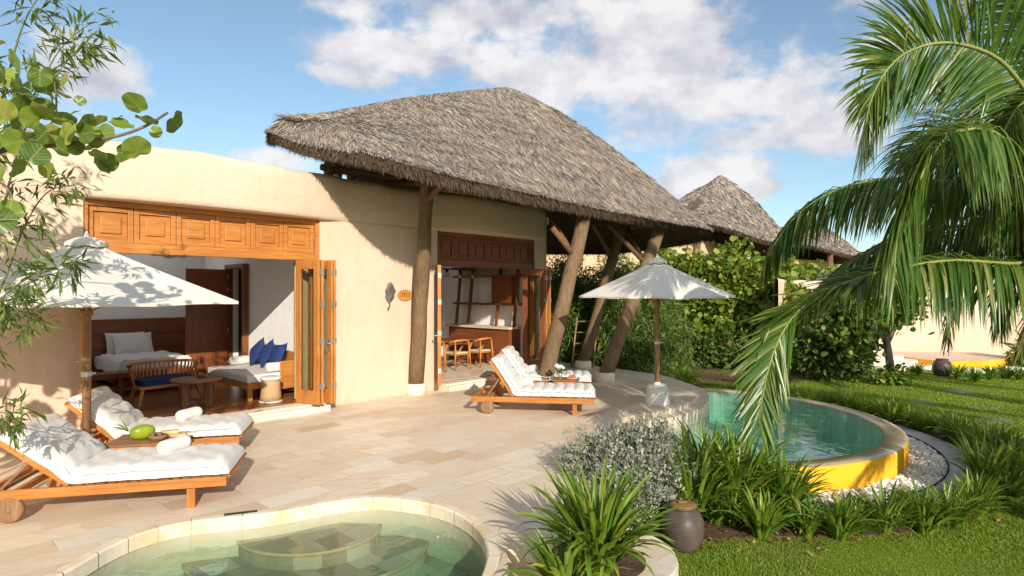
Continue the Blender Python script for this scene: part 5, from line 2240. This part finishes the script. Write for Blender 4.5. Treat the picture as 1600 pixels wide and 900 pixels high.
def build_lawn_grass():
    rng = np.random.default_rng(21)
    n = 420000
    # denser near the camera
    Y = 5.0 + 24 * rng.random(n) ** 1.9
    X = rng.uniform(.9, 1.02, n) * 0 + rng.uniform(0, 1, n) * (.86 * Y + .8 - .5) + .5
    d = np.hypot(X - POOL_C[0], Y - POOL_C[1])
    an = np.arctan2(Y - POOL_C[1], X - POOL_C[0])
    ok = (d > POOL_R + .03) & ~((d < 5.06 + rng.normal(0, .08, n)) & (an > -1.95) & (an < 1.1))
    lp = np.array(terr_loop)
    inside = np.zeros(n, bool)
    j = len(lp) - 1
    for i in range(len(lp)):
        xi, yi, xj, yj = lp[i, 0], lp[i, 1], lp[j, 0], lp[j, 1]
        c = ((yi > Y) != (yj > Y)) & (X < (xj - xi) * (Y - yi) / (yj - yi + 1e-12) + xi)
        inside ^= c
        j = i
    ok &= ~inside
    # keep the silver bush bed and stepping stones free
    ok &= ~((np.hypot((X - 1.6) / .9, (Y - 8.0) / 1.4) < 1))
    X, Y = X[ok], Y[ok]
    n = len(X)
    az = rng.uniform(0, 2 * PI, n)
    patch = .75 + .35 * np.sin(X * 1.3 + np.sin(Y * .9) * 2) * np.sin(Y * 1.1 + 1)
    L = rng.uniform(.02, .045, n) * patch * (1 + .5 * (Y > 12))
    w = .0035 * (1 + np.clip((Y - 6) / 7, 0, 3))
    lean = rng.uniform(.1, 1.0, n)
    h = np.stack([np.cos(az), np.sin(az), 0 * az], -1)
    b = np.stack([X, Y, np.full(n, LAWN - .004)], -1)
    up = np.array([0, 0, 1.])
    p1 = b + up * (L * .65)[:, None] + h * (L * .25 * lean)[:, None]
    p2 = b + up * L[:, None] + h * (L * .9 * lean)[:, None]
    a2 = az + PI / 2 + rng.normal(0, .5, n)
    W = np.stack([np.cos(a2), np.sin(a2), 0 * az], -1) * w[:, None]
    V, F = ribbons(np.stack([b, p1, p2], 1), np.stack([W, W * .8, W * .1], 1))
    o = np_obj('lawn_grass', V, F, 'leaf_grass')
    tag(o, 'short green grass blades covering the lawn', 'grass', kind='stuff')


def build_strap_plants():
    # foreground clump in the round hole of the terrace corner
    t = thing('strap_leaf_plant', 'large strap leaved plant at the terrace corner in the foreground, beside the kidney pool', 'plant', (.70, 4.98, 0))
    strap_mesh('leaves', 270, .86, .025, 3, t, 1.0)
    t = thing('strap_leaf_plant', 'pale green strap leaved plant low at the front of the terrace corner', 'plant', (.42, 4.72, -.1))
    strap_mesh('leaves', 90, .6, .023, 4, t, 1.1)
    # big clumps behind the jar
    big = [(2.30, 7.75, 1.20, 'tall strap leaved plant directly behind the dark clay jar'),
           (2.95, 7.95, 1.22, 'tall strap leaved plant between clay jar and yellow pool wall, middle of the big clumps'),
           (2.75, 8.55, 1.20, 'tall strap leaved plant hard against the pool rim behind the others'),
           (3.45, 7.75, .95, 'medium strap leaved plant where the yellow wall meets the big clumps')]
    for i, (x, y, L, lab) in enumerate(big):
        t = thing('strap_leaf_plant', lab, 'plant', (x, y, LAWN))
        strap_mesh('leaves', 190, L * .93, .031, 30 + i, t, .95)
    protos = []
    rng = R
    k = 0
    for i in range(58):
        a = math.radians(-112 + 172 * i / 57 + rng.uniform(-1.5, 1.5))
        r = 4.98 + rng.uniform(-.18, .22)
        x, y = POOL_C[0] + r * math.cos(a), POOL_C[1] + r * math.sin(a)
        deg = math.degrees(a)
        sc = (1.0 if deg < -20 else .85) * rng.uniform(.78, 1.12)
        if deg < -48:
            sc *= .80
        if -48 < deg < -8:
            sc *= 1.08
        if deg < -64:
            lab, grp = 'low strap leaved plant in the row before the white pebbles and yellow wall', 'low plants in front of the yellow pool'
        elif deg < -8:
            lab, grp = 'strap leaved plant in the thick row between pale kerb and open lawn', 'plants along the kerb'
        else:
            lab, grp = 'strap leaved plant in the row behind the round pool rim', 'plants behind the round pool'
        if len(protos) < 5:
            t = thing('strap_leaf_plant', lab, 'plant', (x, y, LAWN), rng.uniform(0, 6), grp)
            strap_mesh('leaves', 95, .70, .025, 50 + i, t, 1.1)
            protos.append(t)
        else:
            t = dup(protos[i % 5], (x, y, LAWN), rng.uniform(0, 6), lab)
            t['group'] = grp
        t.scale = (sc,) * 3
    # by the far pool
    for i, (px, py) in enumerate(((1498, 592), (1522, 598), (1548, 594), (1572, 592), (1594, 594), (1432, 588))):
        p = px_on(px, py, LAWN)
        lab = 'small strap leaved plant in front of the far yellow pool' if i < 5 else 'small strap leaved plant between white steps and far clay jar'
        t = dup(protos[i % 5], tuple(p), i, lab)
        t['group'] = 'plants at the far pool'
        t.scale = (.8,) * 3
    for i, (x, y) in enumerate(((4.9, 17.4), (5.3, 18.6), (4.3, 18.2))):
        t = dup(protos[i], (x, y, LAWN), i, 'low strap leaved plant at the back corner of the terrace')
        t['group'] = 'plants at the back of the terrace'
        t.scale = (1.0,) * 3


def build_shrubs():
    # silver bush
    s = thing('silver_bush', 'rounded silvery grey green bush overhanging the terrace edge', 'bush', (1.42, 7.75, LAWN))
    blobs = [((0, 0, .58), (.72, .6, .58)), ((-.42, -.1, .72), (.42, .42, .38)), ((.35, .15, .8), (.48, .45, .42)), ((.05, -.35, .45), (.6, .4, .4))]
    crown(s, blobs, 1700, 17, OVAL, .052, 'leaf_silver', 61, .04, .3, out=1.0, droop=-.5, shell=.4)
    crown(s, [((0, 0, .66), (.85, .68, .66)), ((-.45, -.1, .75), (.5, .45, .45))], 260, 12, LANCE, .05, 'leaf_silver', 63, .03, .3, name='sprigs', out=1.0, droop=-.8, shell=.15)
    stems(s, .18, [(R.uniform(-.6, .6), R.uniform(-.5, .4), R.uniform(.6, 1.1)) for _ in range(14)], .016, 'bark', 62)
    # bamboo shrubs at the left of the hedge
    spots = [(1.55, 20.6, 3.7), (2.55, 20.2, 3.4), (3.4, 19.6, 3.5), (4.3, 19.9, 3.5), (5.1, 21.0, 3.5), (2.1, 22.4, 4.3), (3.9, 22.6, 4.4)]
    labs = ['dense dark bamboo shrub beside the dining room corner', 'dense bamboo shrub between the two rear leaning posts', 'dense bamboo shrub left of the right parasol, behind the bamboo ladder', 'dense bamboo shrub right behind the right parasol canopy', 'bushy bamboo shrub at the right end of the bamboo hedge', 'tall bamboo shrub at the back near the villa corner', 'tall bamboo shrub at the back behind the leaning posts']
    for i, (x, y, h) in enumerate(spots):
        t = thing('bamboo_shrub', labs[i], 'shrub', (x, y, LAWN))
        blobs = [((0, 0, h * .5), (.85, .8, h * .52)), ((.3, -.2, h * .3), (.7, .7, h * .3)), ((-.2, .1, h * .78), (.6, .5, h * .25))]
        crown(t, blobs, 620, 17, LANCE, .22, 'leaf_hedge', 70 + i, .14, .2, out=.5, droop=.6, shell=.45)
        stems(t, .3, [(R.uniform(-.7, .7), R.uniform(-.6, .6), h * R.uniform(.8, 1.12)) for _ in range(9)], .022, 'stem_green', 90 + i)
    # sea grapes
    spots = [(6.9, 24.6, 4.4, 1.25), (8.4, 24.2, 4.9, 1.4), (9.9, 24.0, 4.3, 1.3), (10.2, 22.4, 2.7, 1.0), (5.9, 25.0, 4.6, 1.1)]
    labs = ['yellow green sea grape shrub right above the right parasol tip', 'tallest yellow green sea grape shrub in the middle of the hedge', 'yellow green sea grape shrub next to the palm frond tips', 'lower sea grape shrub in front at the right end of hedge', 'sea grape shrub partly behind the right parasol apex']
    for i, (x, y, h, w) in enumerate(spots):
        t = thing('sea_grape_shrub', labs[i], 'shrub', (x, y, LAWN))
        blobs = [((0, 0, h * .55), (w * .85, w * .7, h * .42)), ((-.4 * w, -.3, h * .4), (w * .6, .6, h * .32)), ((.4 * w, -.2, h * .75), (w * .55, .6, h * .24)), ((0, -.5, h * .25), (w * .8, .6, h * .24))]
        crown(t, blobs, 620, 9, ROUND, .20, 'leaf_grape', 110 + i, .17, .5, out=.8, droop=-.1, shell=.4)
        stems(t, .3, [(R.uniform(-.8, .8), R.uniform(-.5, .5), h * R.uniform(.6, .95)) for _ in range(7)], .04, 'bark', 130 + i)
    # low leafy hedge at their feet
    for i, x in enumerate((6.4, 7.6, 8.8, 9.9, 10.9)):
        t = thing('leafy_shrub', 'low dark leafy shrub at the foot of the sea grapes', 'shrub', (x, 23.4 - .35 * i, LAWN), 0, 'low shrubs under the sea grapes')
        crown(t, [((0, 0, .6), (.8, .6, .75)), ((.3, -.2, .9), (.5, .4, .5))], 260, 9, OVAL, .24, 'leaf_hedge', 150 + i, .12, .4, out=.7, droop=.1)
    # small tree right of the hedge with a slim trunk
    t = thing('garden_tree', 'small dark leaved tree with slim grey trunk beside the white garden steps', 'tree', (11.85, 19.1, LAWN))
    mb = MB()
    mb.tube([(0, 0, -.1), (.03, 0, .6), (-.05, .05, 1.3), (-.3, .1, 2.1), (-.8, .2, 2.7)], [.15, .12, .11, .09, .05], 10)
    mb.tube([(-.05, .05, 1.25), (.3, .1, 1.9), (.5, .2, 2.5)], [.09, .07, .04], 8)
    mb.obj('trunk', 'bark', t, True)
    crown(t, [((-.9, .3, 2.3), (1.2, .9, .8)), ((.2, .3, 2.5), (.9, .8, .7)), ((-1.4, 0, 1.5), (.9, .7, .8))], 620, 9, ROUND, .17, 'leaf_hedge', 171, .16, .5, out=.8, droop=-.1, name='crown')
    t = thing('leafy_shrub', 'dark shrub hanging behind the palm frond, left of the slim tree', 'shrub', (10.2, 19.8, LAWN))
    crown(t, [((0, 0, 1.1), (1.1, .8, 1.1)), ((.7, -.2, .8), (.8, .6, .8))], 420, 9, OVAL, .19, 'leaf_hedge', 172, .15, .4, out=.7, droop=.1)
    t = thing('leafy_shrub', 'low green plants around the foot of the slim tree', 'shrub', (11.8, 18.8, LAWN))
    crown(t, [((0, 0, .2), (.5, .4, .3))], 60, 9, OVAL, .2, 'leaf_strap', 173, .08, .4)
    # clipped greenery above the garden wall
    for i in range(7):
        t = thing('leafy_shrub', 'bright green shrub showing above the garden wall under the far thatched roof', 'shrub', (12.2 + i * 1.25, 28.2 + .35 * i, LAWN), 0, 'green shrubs above the garden wall')
        crown(t, [((0, 0, 3.2), (1.0, .8, .85)), ((0, 0, 1.8), (.9, .8, 1.6))], 260, 9, OVAL, .3, 'leaf_grape', 180 + i, .18, .5, out=.6)
    t = thing('silver_bush', 'pale frosted grey bush on top of the garden wall behind the palm frond', 'bush', (14.6, 25.9, 2.5))
    crown(t, [((0, 0, .3), (1.1, .5, .42)), ((-.9, 0, .1), (.8, .4, .25))], 420, 10, LANCE, .18, 'leaf_silver', 191, .09, .3, out=.9, droop=-.3)
    t = thing('leafy_shrub', 'yellow green spiky shrub at the far right edge beside the far pool', 'shrub', (20.2, 22.6, LAWN))
    crown(t, [((0, 0, .6), (1.2, .8, .8))], 200, 10, LANCE, .5, 'leaf_strap', 192, .15, .4, out=1)


# ------------------------------------------------------------------ palm
def frond(root, ctrl, hint, n=90, Lmax=.85, droop=1.0, seed=0, mat='leaf_palm', w=.017, vee=.35, spread=1.0, start=.12, dexp=1.5):
    n = int(n * 1.5)
    rng = np.random.default_rng(seed)
    pts = np.array(smooth_loop([tuple(p) for p in ctrl], 10, False))
    seg = np.linalg.norm(np.diff(pts, axis=0), axis=1)
    s = np.concatenate([[0], np.cumsum(seg)])
    tot = s[-1]

    def at(u):
        return np.stack([np.interp(u * tot, s, pts[:, i]) for i in range(3)], -1)
    mb = MB()
    us = np.linspace(0, 1, 26)
    mb.tube([tuple(p) for p in at(us)], [.026 * (1 - u) ** .8 + .005 for u in us], 7)
    mb.cur = 1
    u = start + (1 - start) * (np.arange(n) + .5) / n
    Ps, Ws = [], []
    H = np.array(hint, float)
    for side in (-1, 1):
        uu = np.clip(u + rng.normal(0, .003, n), start, .998)
        p = at(uu)
        T = nrm(at(np.minimum(uu + .01, 1)) - at(np.maximum(uu - .01, 0)))
        if H.ndim == 1:
            h = np.broadcast_to(H, T.shape)
        else:
            h = H[0] * (1 - uu[:, None]) + H[1] * uu[:, None]
        S = nrm(h - T * np.sum(h * T, -1, keepdims=True))
        N = np.cross(S, T)
        N *= np.sign(np.sum(N * np.array([0, -.35, 1]), -1, keepdims=True) + 1e-9)
        a = (np.radians(72) - np.radians(46) * uu ** 1.3) * spread + rng.normal(0, .06, n)
        be = vee + rng.normal(0, .16, n)
        D = (np.cos(a)[:, None] * T + np.sin(a)[:, None] * (side * S * np.cos(be)[:, None] + N * np.sin(be)[:, None]))
        D = nrm(D)
        L = Lmax * (.30 + .70 * np.sin(PI * np.clip(.16 + .80 * uu, 0, 1)) ** .8) * rng.uniform(.86, 1.06, n)
        k = 7
        P = np.zeros((n, k, 3))
        q = p.copy()
        g = (droop if not isinstance(droop, tuple) else droop[0] + (droop[1] - droop[0]) * np.clip((uu - .42) / .22, 0, 1)) * rng.uniform(.6, 1.4, n)
        dirs = []
        snap = rng.random(n) < .07
        for i in range(k):
            P[:, i] = q
            d = nrm(D + (g * (i / (k - 1)) ** dexp)[:, None] * np.array([0, 0, -1.]))
            dirs.append(d)
            q = q + d * (L / (k - 1))[:, None]
            if i == 2:
                D = np.where(snap[:, None], nrm(D * .5 + np.array([0, 0, -1.0])), D)
        W = np.zeros_like(P)
        prof = np.array([.5, .9, 1, .95, .75, .45, .05])
        for i in range(k):
            ww = nrm(np.cross(dirs[i], N + rng.normal(0, .12, (n, 3))))
            W[:, i] = ww * w * prof[i]
        Ps.append(P)
        Ws.append(W)
    P, W = np.concatenate(Ps), np.concatenate(Ws)
    n2, k, _ = P.shape
    # folded leaflets
    nn = nrm(np.cross(np.gradient(P, axis=1), W))
    Lf, Rt = P - W, P + W
    C = P + nn * np.linalg.norm(W, axis=-1, keepdims=True) * .45
    VV = np.stack([Lf, C, Rt], 2).reshape(-1, 3)
    b = (np.arange(n2) * k * 3)[:, None] + np.arange(k - 1)[None] * 3
    F = np.concatenate([np.stack([b, b + 1, b + 4, b + 3], -1).reshape(-1, 4), np.stack([b + 1, b + 2, b + 5, b + 4], -1).reshape(-1, 4)])
    o = np_obj('frond', VV, F, mat, root, False)
    mb.cur = 0
    mb.obj('rachis', 'rachis', o, True)
    return o


def low_stems():
    for t in [o for o in COL.objects if o.parent is None and o.name.startswith('leafy_shrub')]:
        h = 3.0 if 'garden wall' in t['label'] else .7
        stems(t, .15, [(R.uniform(-.4, .4), R.uniform(-.3, .3), h * R.uniform(.6, 1)) for _ in range(4)], .025, 'bark', len(t.name))


def build_palm():
    base = Vector((6.75, 7.5, LAWN))
    t = thing('coconut_palm', 'big coconut palm at the right edge with fronds arching over the round pool', 'palm')
    t.location = base

    def c(*a):
        return tuple(PX(*a) - base)
    mb = MB()
    mb.tube([(0, 0, -.1), (.03, .0, .5), (.0, .02, 1.6), (-.05, 0, 2.8), (-.1, -.05, 4.0)], [.24, .19, .16, .15, .16], 14)
    mb.obj('trunk', 'palm_bark', t, True)
    cr = Vector(c(1650, 215, 7.4))
    C0 = tuple(cr)
    up = (0, -.25, 1)
    frond(t, [C0, c(1594, 129, 7.3), c(1550, 86, 7.2), c(1483, 67, 7.1), c(1425, 78, 7.0), c(1385, 110, 6.9), c(1358, 165, 6.85), c(1350, 225, 6.8)], up, 132, 1.1, .6, 1, vee=.1)
    frond(t, [C0, c(1600, 236, 7.0), c(1550, 206, 6.8), c(1505, 204, 6.7), c(1470, 222, 6.6), c(1434, 285, 6.5), c(1408, 340, 6.45), c(1399, 395, 6.4), c(1398, 440, 6.4)], [(.2, 1, .4), (1, .3, .2)], 125, 1.2, 2.6, 2, vee=.1, dexp=.7)
    frond(t, [C0, c(1590, 320, 7.6), c(1520, 292, 7.8), c(1420, 280, 8.0), c(1350, 285, 8.2), c(1290, 305, 8.3), c(1240, 342, 8.4), c(1208, 385, 8.4), c(1196, 412, 8.4)], (.1, 1, .25), 150, 1.05, 3.4, 3, vee=.0, dexp=.6, w=.020)
    frond(t, [C0, c(1640, 380, 7.3), c(1600, 411, 7.2), c(1488, 407, 7.1), c(1399, 420, 7.0), c(1328, 440, 6.95), c(1261, 473, 6.9), c(1226, 513, 6.85), c(1205, 560, 6.75), c(1193, 610, 6.7), c(1186, 655, 6.65)], [(.1, 1, .3), (1, .1, .2)], 165, 1.0, (3.2, .25), 4, vee=.0, dexp=.7, w=.020)
    frond(t, [C0, c(1680, 300, 7.8), c(1620, 380, 8.2), c(1560, 400, 8.5), c(1510, 430, 8.8), c(1490, 480, 9.0), c(1480, 530, 9.1)], (1, .5, .2), 66, .75, 1.2, 5, 'leaf_palm_old', vee=.1, dexp=1)
    frond(t, [C0, c(1660, 330, 7.4), c(1640, 400, 7.3), c(1620, 470, 7.3), c(1596, 540, 7.3)], (1, .5, .2), 60, .7, 1.0, 6, 'leaf_palm_old', vee=.1)
    frond(t, [C0, c(1640, 120, 7.6), c(1610, 20, 7.8), c(1570, -60, 8.0), c(1520, -110, 8.1)], up, 80, .9, .5, 7, vee=.1)
    frond(t, [C0, c(1640, 200, 7.8), c(1570, 190, 8.3), c(1510, 230, 8.8), c(1470, 320, 9.2), c(1450, 400, 9.4)], (.2, 1, .3), 90, 1.1, 2.6, 8, vee=.1, dexp=.7)
    frond(t, [C0, c(1650, 250, 7.9), c(1600, 290, 8.4), c(1540, 350, 8.8), c(1500, 420, 9.0)], (.2, 1, .3), 80, 1.1, 2.6, 9, vee=.1, dexp=.7)
    frond(t, [C0, c(1620, 175, 7.7), c(1560, 196, 8.3), c(1500, 215, 8.7), c(1445, 262, 9.0), c(1418, 340, 9.1)], (.2, 1, .3), 110, 1.15, 2.6, 10, vee=.1, dexp=.7)
    frond(t, [C0, c(1645, 255, 7.5), c(1610, 330, 7.7), c(1578, 420, 7.8), c(1560, 505, 7.8)], (1, .5, .3), 90, .85, 1.4, 11, vee=.1, dexp=.8)
    frond(t, [C0, c(1630, 150, 7.2), c(1590, 170, 7.1), c(1560, 235, 7.0), c(1545, 320, 7.0)], (.4, 1, .3), 100, 1.1, 2.2, 12, vee=.1, dexp=.8)
    frond(t, [C0, c(1650, 290, 7.9), c(1600, 345, 8.3), c(1530, 352, 8.6), c(1440, 362, 8.8), c(1360, 392, 8.9), c(1300, 432, 9.0), c(1262, 480, 9.0)], (.1, 1, .3), 140, 1.0, 3.0, 13, vee=.0, dexp=.7)
    rng = random.Random(5)
    for k in range(9):
        a = math.radians(-75 + k * 33)
        if math.cos(a) < -.25:
            continue
        el = rng.uniform(.1, .7)
        L = rng.uniform(3.2, 4.0)
        h = Vector((math.cos(a), math.sin(a), 0))
        p = [C0]
        for q in range(1, 6):
            u = q / 5
            v = cr + h * L * u * .92 + Vector((0, 0, L * (u * el - .55 * u * u)))
            p.append(tuple(v))
        frond(t, p, (-h.y, h.x, .2), 64, .85, .9, 20 + k)
    # crown shaft with young leaf
    mb = MB()
    mb.tube([(-.1, -.05, 3.9), tuple(cr), tuple(cr + Vector((0, 0, .35)))], [.17, .13, .03], 12)
    mb.obj('crown_shaft', 'rachis', t, True)


def shade_palm(loc, h, label, seed):
    t = thing('coconut_palm', label, 'palm', loc)
    mb = MB()
    mb.tube([(0, 0, -.1), (.1, 0, h * .5), (0, .1, h)], [.2, .15, .13], 10)
    mb.obj('trunk', 'palm_bark', t, True)
    rng = random.Random(seed)
    for k in range(11):
        a = k * 2.4 + rng.uniform(-.2, .2)
        el = rng.uniform(-.05, .75)
        L = rng.uniform(2.6, 3.6)
        hd = Vector((math.cos(a), math.sin(a), 0))
        p = [(0, .1, h)]
        for q in range(1, 6):
            u = q / 5
            p.append(tuple(Vector((0, .1, h)) + hd * L * u * .9 + Vector((0, 0, L * (u * el - .6 * u * u)))))
        frond(t, p, (-hd.y, hd.x, .2), 44, .8, .9, seed * 40 + k, w=.02)


# ------------------------------------------------------------------ near trees at the left
def build_near_left():
    t = thing('sea_grape_tree', 'sea grape branch with big round leaves reaching in from the left', 'tree', (-5.1, 4.0, 0))
    b = Vector(t.location)

    def c(px, py, Y):
        return PX(px, py, Y) - b
    mb = MB()
    mb.tube([(0, 0, -.05), (.05, .1, 1.0), (-.05, .1, 2.0), (.1, .1, 2.9), (.0, .1, 3.9)], [.10, .085, .075, .06, .03], 10)
    mb.obj('trunk', 'bark', t, True)
    paths = [[(.05, .1, 2.7), c(-60, 250, 4.1), c(0, 236, 4.1), c(60, 230, 4.1), c(130, 222, 4.1), c(185, 212, 4.1), c(225, 198, 4.1), c(262, 176, 4.1)],
             [c(0, 236, 4.1), c(40, 215, 4.15), c(78, 195, 4.2), c(88, 165, 4.2), c(85, 130, 4.2)],
             [(.1, .1, 2.9), c(-60, 170, 4.2), c(5, 160, 4.2), c(40, 150, 4.2)],
             [(.05, .1, 2.6), c(-50, 300, 4.0), c(0, 285, 4.0), c(20, 310, 4.0)],
             [(.05, .1, 2.5), c(-60, 380, 4.0), c(-10, 345, 4.0), c(10, 335, 4.0)]]
    for p, r in zip(paths, (.02, .012, .014, .012, .012)):
        mb = MB()
        mb.tube([tuple(q) for q in smooth_loop([tuple(x) for x in p], 5, False)], [r * (1 - .6 * i / (5 * (len(p) - 1))) for i in range(5 * (len(p) - 1) + 1)], 8)
        mb.obj('branch', 'bark', t, True)
    rng = np.random.default_rng(44)
    L = [(18, 95, 44), (30, 128, 42), (8, 150, 46), (45, 160, 46), (78, 150, 40), (70, 200, 42), (98, 192, 40), (122, 186, 40), (80, 225, 44), (135, 203, 44), (30, 192, 46), (8, 182, 44), (62, 118, 34), (108, 232, 42), (142, 234, 44), (172, 232, 38), (155, 196, 34), (178, 180, 22), (192, 196, 36), (212, 178, 44), (256, 178, 44), (212, 228, 44), (228, 172, 36), (242, 205, 22), (100, 176, 26), (12, 245, 46), (50, 250, 44), (5, 285, 50), (34, 265, 42), (12, 325, 48), (0, 345, 46), (88, 212, 30), (115, 215, 40), (25, 220, 44), (55, 185, 40), (95, 150, 36), (105, 130, 26), (5, 120, 44), (45, 135, 42), (20, 170, 42), (70, 170, 40), (60, 210, 38), (150, 215, 36), (125, 160, 20), (18, 205, 40), (40, 230, 42), (90, 240, 36), (-20, 210, 48), (-25, 150, 48), (-20, 270, 48)]
    n = len(L)
    C = np.array([tuple(c(x, y, 4.1 + rng.normal(0, .14))) for x, y, _ in L])
    S = np.array([z * 4.1 / FOC * .86 for *_, z in L])
    A = nrm(rng.normal(0, .6, (n, 3)) + np.array([.35, -.2, .25]))
    N = nrm(rng.normal(0, .5, (n, 3)) + np.array([.12, -.75, .55]))
    # centre the leaf on its place
    B = nrm(A - N * np.sum(A * N, -1, keepdims=True))
    # a second set tucked behind the first
    m = int(n * .35)
    C2 = C[:m] + rng.normal(0, .07, (m, 3)) + np.array([-.03, .12, -.02])
    A2 = nrm(rng.normal(0, .8, (m, 3)))
    N2 = nrm(rng.normal(0, .8, (m, 3)) + np.array([.1, -.4, .5]))
    B2 = nrm(A2 - N2 * np.sum(A2 * N2, -1, keepdims=True))
    C, A, N, B, S = np.concatenate([C, C2]), np.concatenate([A, A2]), np.concatenate([N, N2]), np.concatenate([B, B2]), np.concatenate([S, S[:m] * .85])
    V, F = stamp(BIG[0], BIG[1], A, N, C - B * S[:, None] * .5, S)
    uv_from_template(np_obj('leaves', V, F, 'leaf_grape_near', t, True), BIG, len(C))
    crown(t, [((-.15, .1, 4.2), (1.0, 1.0, .75)), ((-.5, .3, 3.4), (.8, .9, .7)), ((-.35, -.1, 5.0), (.9, .8, .5)), ((-.7, -.2, 2.4), (.6, .7, .7))], 120, 5, ROUND, .2, 'leaf_grape_near', 45, .14, .5, name='crown', out=.8, droop=-.1)

    # bamboo
    t = thing('bamboo', 'feathery bamboo at the left edge in front of the cream wall', 'bamboo', (-5.9, 6.1, 0))
    b = Vector(t.location)
    cul = [[(0, 0, 0), c2(b, -60, 520, 5.9), c2(b, -10, 380, 5.8), c2(b, 30, 230, 5.7), c2(b, 85, 90, 5.6), c2(b, 150, 30, 5.5)],
           [(.1, -.1, 0), c2(b, -70, 480, 5.7), c2(b, -20, 260, 5.6), c2(b, 20, 90, 5.5), c2(b, 45, 20, 5.4), c2(b, 75, -20, 5.4)],
           [(.1, .1, 0), c2(b, -40, 560, 6.0), c2(b, 10, 430, 6.0), c2(b, 40, 350, 5.9), c2(b, 75, 300, 5.9), c2(b, 120, 288, 5.8)],
           [(-.1, .1, 0), c2(b, -60, 600, 6.0), c2(b, -20, 500, 5.8), c2(b, 20, 450, 5.6), c2(b, 70, 425, 5.5), c2(b, 110, 420, 5.4)],
           [(0, -.2, 0), c2(b, -60, 420, 5.6), c2(b, -10, 180, 5.5), c2(b, 40, 130, 5.4), c2(b, 105, 95, 5.3), c2(b, 135, 55, 5.3)],
           [(-.2, 0, 0), c2(b, -90, 560, 6.1), c2(b, -60, 500, 6.0), c2(b, -10, 485, 5.9), c2(b, 30, 490, 5.8), c2(b, 60, 505, 5.7)],
           [(.1, -.3, 0), c2(b, -60, 690, 5.6), c2(b, -25, 650, 5.6), c2(b, 5, 645, 5.5), c2(b, 30, 660, 5.5)],
           [(-.3, .1, 0), c2(b, -200, 500, 6.0), c2(b, -170, 250, 6.0), c2(b, -140, 50, 5.8), c2(b, -100, -120, 5.6)],
           [(-.3, .3, 0), c2(b, -260, 500, 6.3), c2(b, -240, 250, 6.3), c2(b, -220, 20, 6.1), c2(b, -160, -160, 5.9)]]
    rng = np.random.default_rng(8)
    Cs, As, Ns, Ss = [], [], [], []
    for ci, p in enumerate(cul):
        pts = smooth_loop([tuple(q) for q in p], 8, False)
        m = len(pts)
        mb = MB()
        mb.tube(pts, [.016 * (1 - .82 * i / m) for i in range(m)], 7)
        mb.obj('culm', 'bamboo_culm', t, True)
        P = np.array(pts)
        i0 = int(m * (.30 if ci not in (6,) else .55))
        for i in range(i0, m):
            u = (i - i0) / (m - i0)
            for rep in range(2 if ci < 7 else 3):
                if rng.random() < .25:
                    continue
                d = nrm(rng.normal(0, 1, 3) + np.array([.5, -.1, .1]))
                ln = rng.uniform(.10, .42) * (1 - .4 * u)
                o = P[i] + d * ln
                for q in range(rng.integers(4, 8)):
                    f = rng.uniform(.4, 1)
                    Cs.append(P[i] + d * ln * f + rng.normal(0, .012, 3))
                    As.append(nrm(d * .8 + rng.normal(0, .55, 3) + np.array([0, 0, -.45])))
                    Ns.append(rng.normal(0, .5, 3) + np.array([0, -.2, .8]))
                    Ss.append(rng.uniform(.10, .20))
    V, F = stamp(LANCE[0], LANCE[1], np.array(As), np.array(Ns), np.array(Cs), np.array(Ss))
    np_obj('foliage', V, F, 'leaf_bamboo', t)


def c2(b, px, py, Y):
    return tuple(PX(px, py, Y) - b)


m_basic('bamboo_culm', (.12, .15, .05), (.28, .26, .10), 4, .5, .1)
build_lawn_grass()
build_strap_plants()
build_shrubs()
low_stems()
build_palm()
shade_palm((11.5, 5.2, LAWN), 5.2, 'coconut palm standing outside the right edge, its shadow on the lawn', 3)
shade_palm((15.0, 9.0, LAWN), 5.6, 'coconut palm farther outside the right edge, shading the far lawn', 4)
shade_palm((9.6, 2.2, LAWN), 4.2, 'coconut palm near the viewer outside the right edge', 5)
build_near_left()


def build_litter():
    rng = np.random.default_rng(77)
    n = 420
    a = rng.uniform(-1.95, 1.0, n)
    r = rng.uniform(4.7, 5.5, n)
    P1 = np.stack([POOL_C[0] + r * np.cos(a), POOL_C[1] + r * np.sin(a), 0 * a], -1)
    P2 = np.stack([rng.uniform(1.5, 3.6, 160), rng.uniform(6.6, 7.6, 160), np.zeros(160)], -1)
    C = np.concatenate([P1, P2])
    C[:, 2] = LAWN + rng.uniform(.025, .05, len(C))
    V, F = stamp(OVAL[0], OVAL[1], rng.normal(size=C.shape) * [1, 1, .15], rng.normal(size=C.shape) * .35 + [0, 0, 1], C, rng.uniform(.03, .085, len(C)))
    tag(np_obj('fallen_leaves', V, F, 'leaf_dry'), 'dry brown leaves scattered on the soil under the plants', 'leaves', kind='stuff')


build_litter()


# a thing with one single mesh is that mesh
def collapse():
    bpy.context.view_layer.update()
    for r in [o for o in COL.objects if o.parent is None and o.type == 'EMPTY']:
        ch = list(r.children)
        if len(ch) != 1 or ch[0].type != 'MESH' or ch[0].children:
            continue
        c = ch[0]
        mw = r.matrix_world @ c.matrix_local
        nm = r.name
        pr = {k: r[k] for k in ('label', 'category', 'group', 'kind') if k in r}
        c.parent = None
        bpy.data.objects.remove(r)
        c.matrix_world = mw
        c.name = nm
        for k, v in pr.items():
            c[k] = v


collapse()
